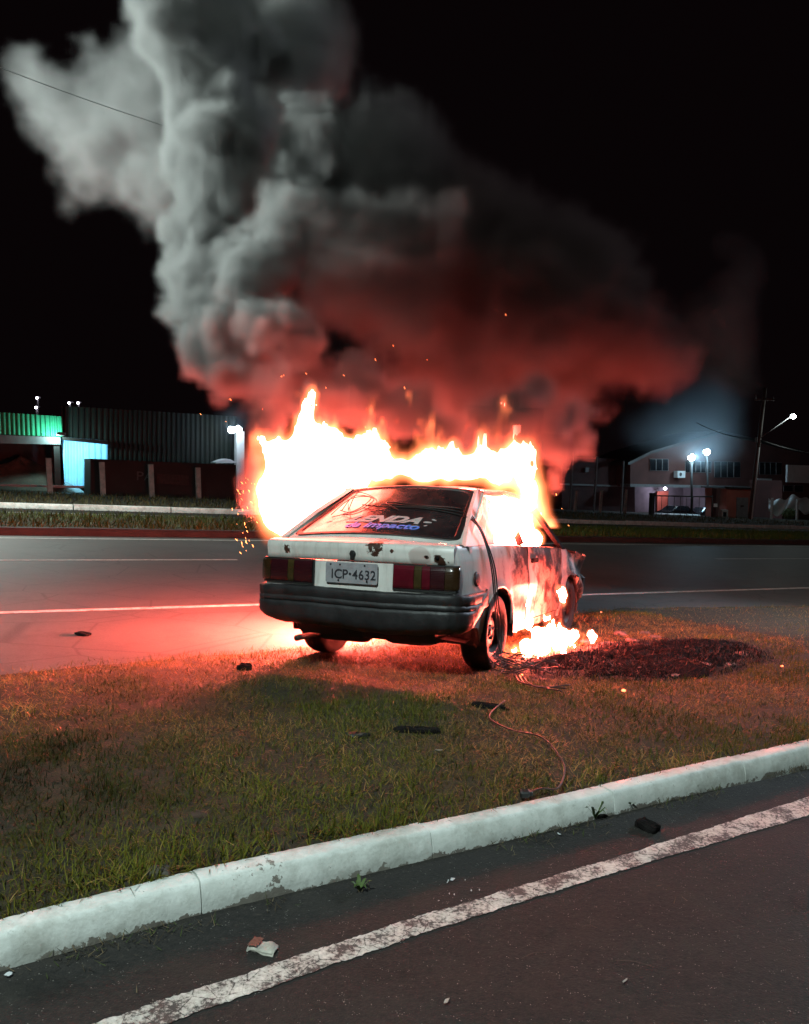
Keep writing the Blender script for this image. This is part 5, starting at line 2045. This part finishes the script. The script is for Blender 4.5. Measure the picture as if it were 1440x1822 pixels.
puffs(dR, ((690, 300, 130, 140, 8.0), (640, 480, 150, 130, 7.6), (760, 520, 190, 150, 7.8), (900, 560, 200, 140, 8.0), (1040, 600, 170, 110, 8.2), (1150, 640, 100, 80, 8.4), (820, 420, 190, 130, 8.3), (1000, 490, 150, 110, 8.4), (560, 690, 120, 70, 7.8), (700, 690, 140, 60, 7.9), (480, 690, 66, 66, 7.3),
          (850, 730, 110, 80, 8.2), (830, 690, 90, 80, 8.2), (960, 700, 110, 90, 8.2), (1010, 660, 60, 90, 8.2), (1060, 730, 60, 50, 8.3), (800, 660, 110, 70, 8.0), (520, 90, 110, 120, 8.6), (470, 270, 80, 160, 8.6), (450, 120, 80, 90, 8.7), (430, 430, 80, 110, 8.3), (480, 560, 90, 90, 8.0)), .8, .22, 14, 7, (.25, .45), 1)  # rear lobes behind the left column added to block rising firelight
rb = Field(lo, hi, VX)
puffs(rb, ((640, 715, 66, 56, 7.4), (720, 728, 76, 50, 7.5), (565, 715, 62, 50, 7.4), (872, 742, 46, 52, 7.05), (935, 735, 58, 64, 7.1), (985, 790, 48, 56, 7.1), (962, 690, 34, 32, 7.1), (780, 765, 66, 33, 7.5), (480, 760, 36, 46, 7.4), (446, 850, 20, 90, 7.3), (985, 850, 18, 30, 7.2), (1018, 740, 34, 40, 7.2), (1040, 790, 20, 26, 7.2), (620, 660, 50, 40, 7.4)), .8, .08, 14, 8, (.3, .5), 2)
rb.blob(cw(-1.15, 2.0, 1.02), (.62, 1.15, .15), .08)  # added smoke disc that keeps the flank fire's light from rising
ve = Field(lo, hi, VX)
puffs(ve, ((1250, 570, 130, 150, 9.4), (1180, 690, 120, 90, 9.2), (1130, 765, 110, 40, 9.0), (1330, 500, 100, 160, 9.6), (1290, 650, 90, 90, 9.5)), .7, .6, 0, 9)
n2_ = fbm(sf.sh, 3.2, 3, 351, lo, hi, True)
n3 = fbm(sf.sh, .9, 4, 371, lo, hi)
n4 = fbm(sf.sh, 7.0, 2, 391, lo, hi, True)
bil = (n2_ - .3) * .16 + (n4 - .3) * .07
dens = sstep((-(sf.d + bil - .01)) / .20) * 7.5
dens = np.maximum(dens, sstep((-(s2.d + bil * 1.2 + (n3 - .5) * .3 - .05)) / .50) * 1.9)
dens = np.maximum(dens, sstep((-(dR.d + bil * 1.3 + (n3 - .5) * .4 - .03)) / .50) * 3.4 * (.5 + 1.0 * n3))
dens = np.maximum(dens, sstep((-(rb.d + bil * .9 - .01)) / .14) * 7.0)
dens = dens + sstep((-(ve.d + (n3 - .5) * .9)) / 1.1) * .16
edge = np.minimum.reduce([np.broadcast_to(q, sf.sh) for q in (sf.X - lo[0], hi[0] - sf.X, sf.Y - lo[1], hi[1] - sf.Y, sf.Z - lo[2])])
dens = dens * np.clip(edge / .25, 0, 1)
dens[dens < .015] = 0
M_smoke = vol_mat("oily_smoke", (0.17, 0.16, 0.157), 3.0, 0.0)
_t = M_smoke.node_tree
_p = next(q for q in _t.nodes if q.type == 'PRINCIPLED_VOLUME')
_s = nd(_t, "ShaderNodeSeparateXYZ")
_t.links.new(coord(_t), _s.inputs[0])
# light and shade painted into smoke colour: dark red-brown right of centre, paler around
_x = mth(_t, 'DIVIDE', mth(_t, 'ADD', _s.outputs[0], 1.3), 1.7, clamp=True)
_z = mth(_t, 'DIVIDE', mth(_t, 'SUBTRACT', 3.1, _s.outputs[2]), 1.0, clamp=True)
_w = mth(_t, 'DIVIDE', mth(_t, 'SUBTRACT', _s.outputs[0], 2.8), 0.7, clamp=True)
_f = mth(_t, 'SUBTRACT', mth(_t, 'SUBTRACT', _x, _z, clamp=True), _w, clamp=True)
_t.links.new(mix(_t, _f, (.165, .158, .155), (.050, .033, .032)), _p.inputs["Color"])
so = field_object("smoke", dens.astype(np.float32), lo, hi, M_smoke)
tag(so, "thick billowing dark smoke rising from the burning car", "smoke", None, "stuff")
del sf, s2, dR, rb, ve, n2_, n3, n4, bil, dens, edge

# --- thin smoke that has drifted across the avenue and hangs about the yard lamps
def veil(name, px, vox, dens_, label, sd):
    cs = [(aty(x, y, Y), rx / F * Y, ry / F * Y) for x, y, rx, ry, Y in px]
    lo = tuple(min(c[k] - (a if k == 0 else b_ if k == 2 else max(a, b_)) for c, a, b_ in cs) - 1 for k in range(3))
    hi = tuple(max(c[k] + (a if k == 0 else b_ if k == 2 else max(a, b_)) for c, a, b_ in cs) + 1 for k in range(3))
    fl = Field(lo, hi, vox)
    for c, a, b_ in cs:
        fl.blob(c, (a, (a * b_) ** .5 * .8, b_), vox * 5)
    n_ = fbm(fl.sh, .22, 4, sd, lo, hi)
    o = field_object(name, sstep((-(fl.d + (n_ - .5) * 3.0)) / 2.2) * (.3 + 1.4 * n_), lo, hi, vol_mat(name + "_vapour", (.75, .85, .95), dens_, 0.2))
    return tag(o, label, "smoke", None, "stuff")


Yr, Yl = fp(1240, 800, 55).y, fp(412, 765, 54).y
veil("drifting_smoke", ((1235, 806, 62, 36, Yr), (1200, 785, 80, 40, Yr), (1262, 770, 60, 46, Yr), (1170, 770, 80, 40, Yr - 2), (1275, 700, 60, 60, Yr), (1230, 740, 80, 50, Yr)), .6, .055, "thin bluish smoke drifting over the lamps before the red house", 401)
veil("lamp_halo_smoke", ((412, 758, 34, 26, Yl), (425, 730, 40, 34, Yl)), .4, .07, "thin bluish smoke added about the warehouse corner lamp for its halo", 402)  # added volume that gives the corner lamp a halo
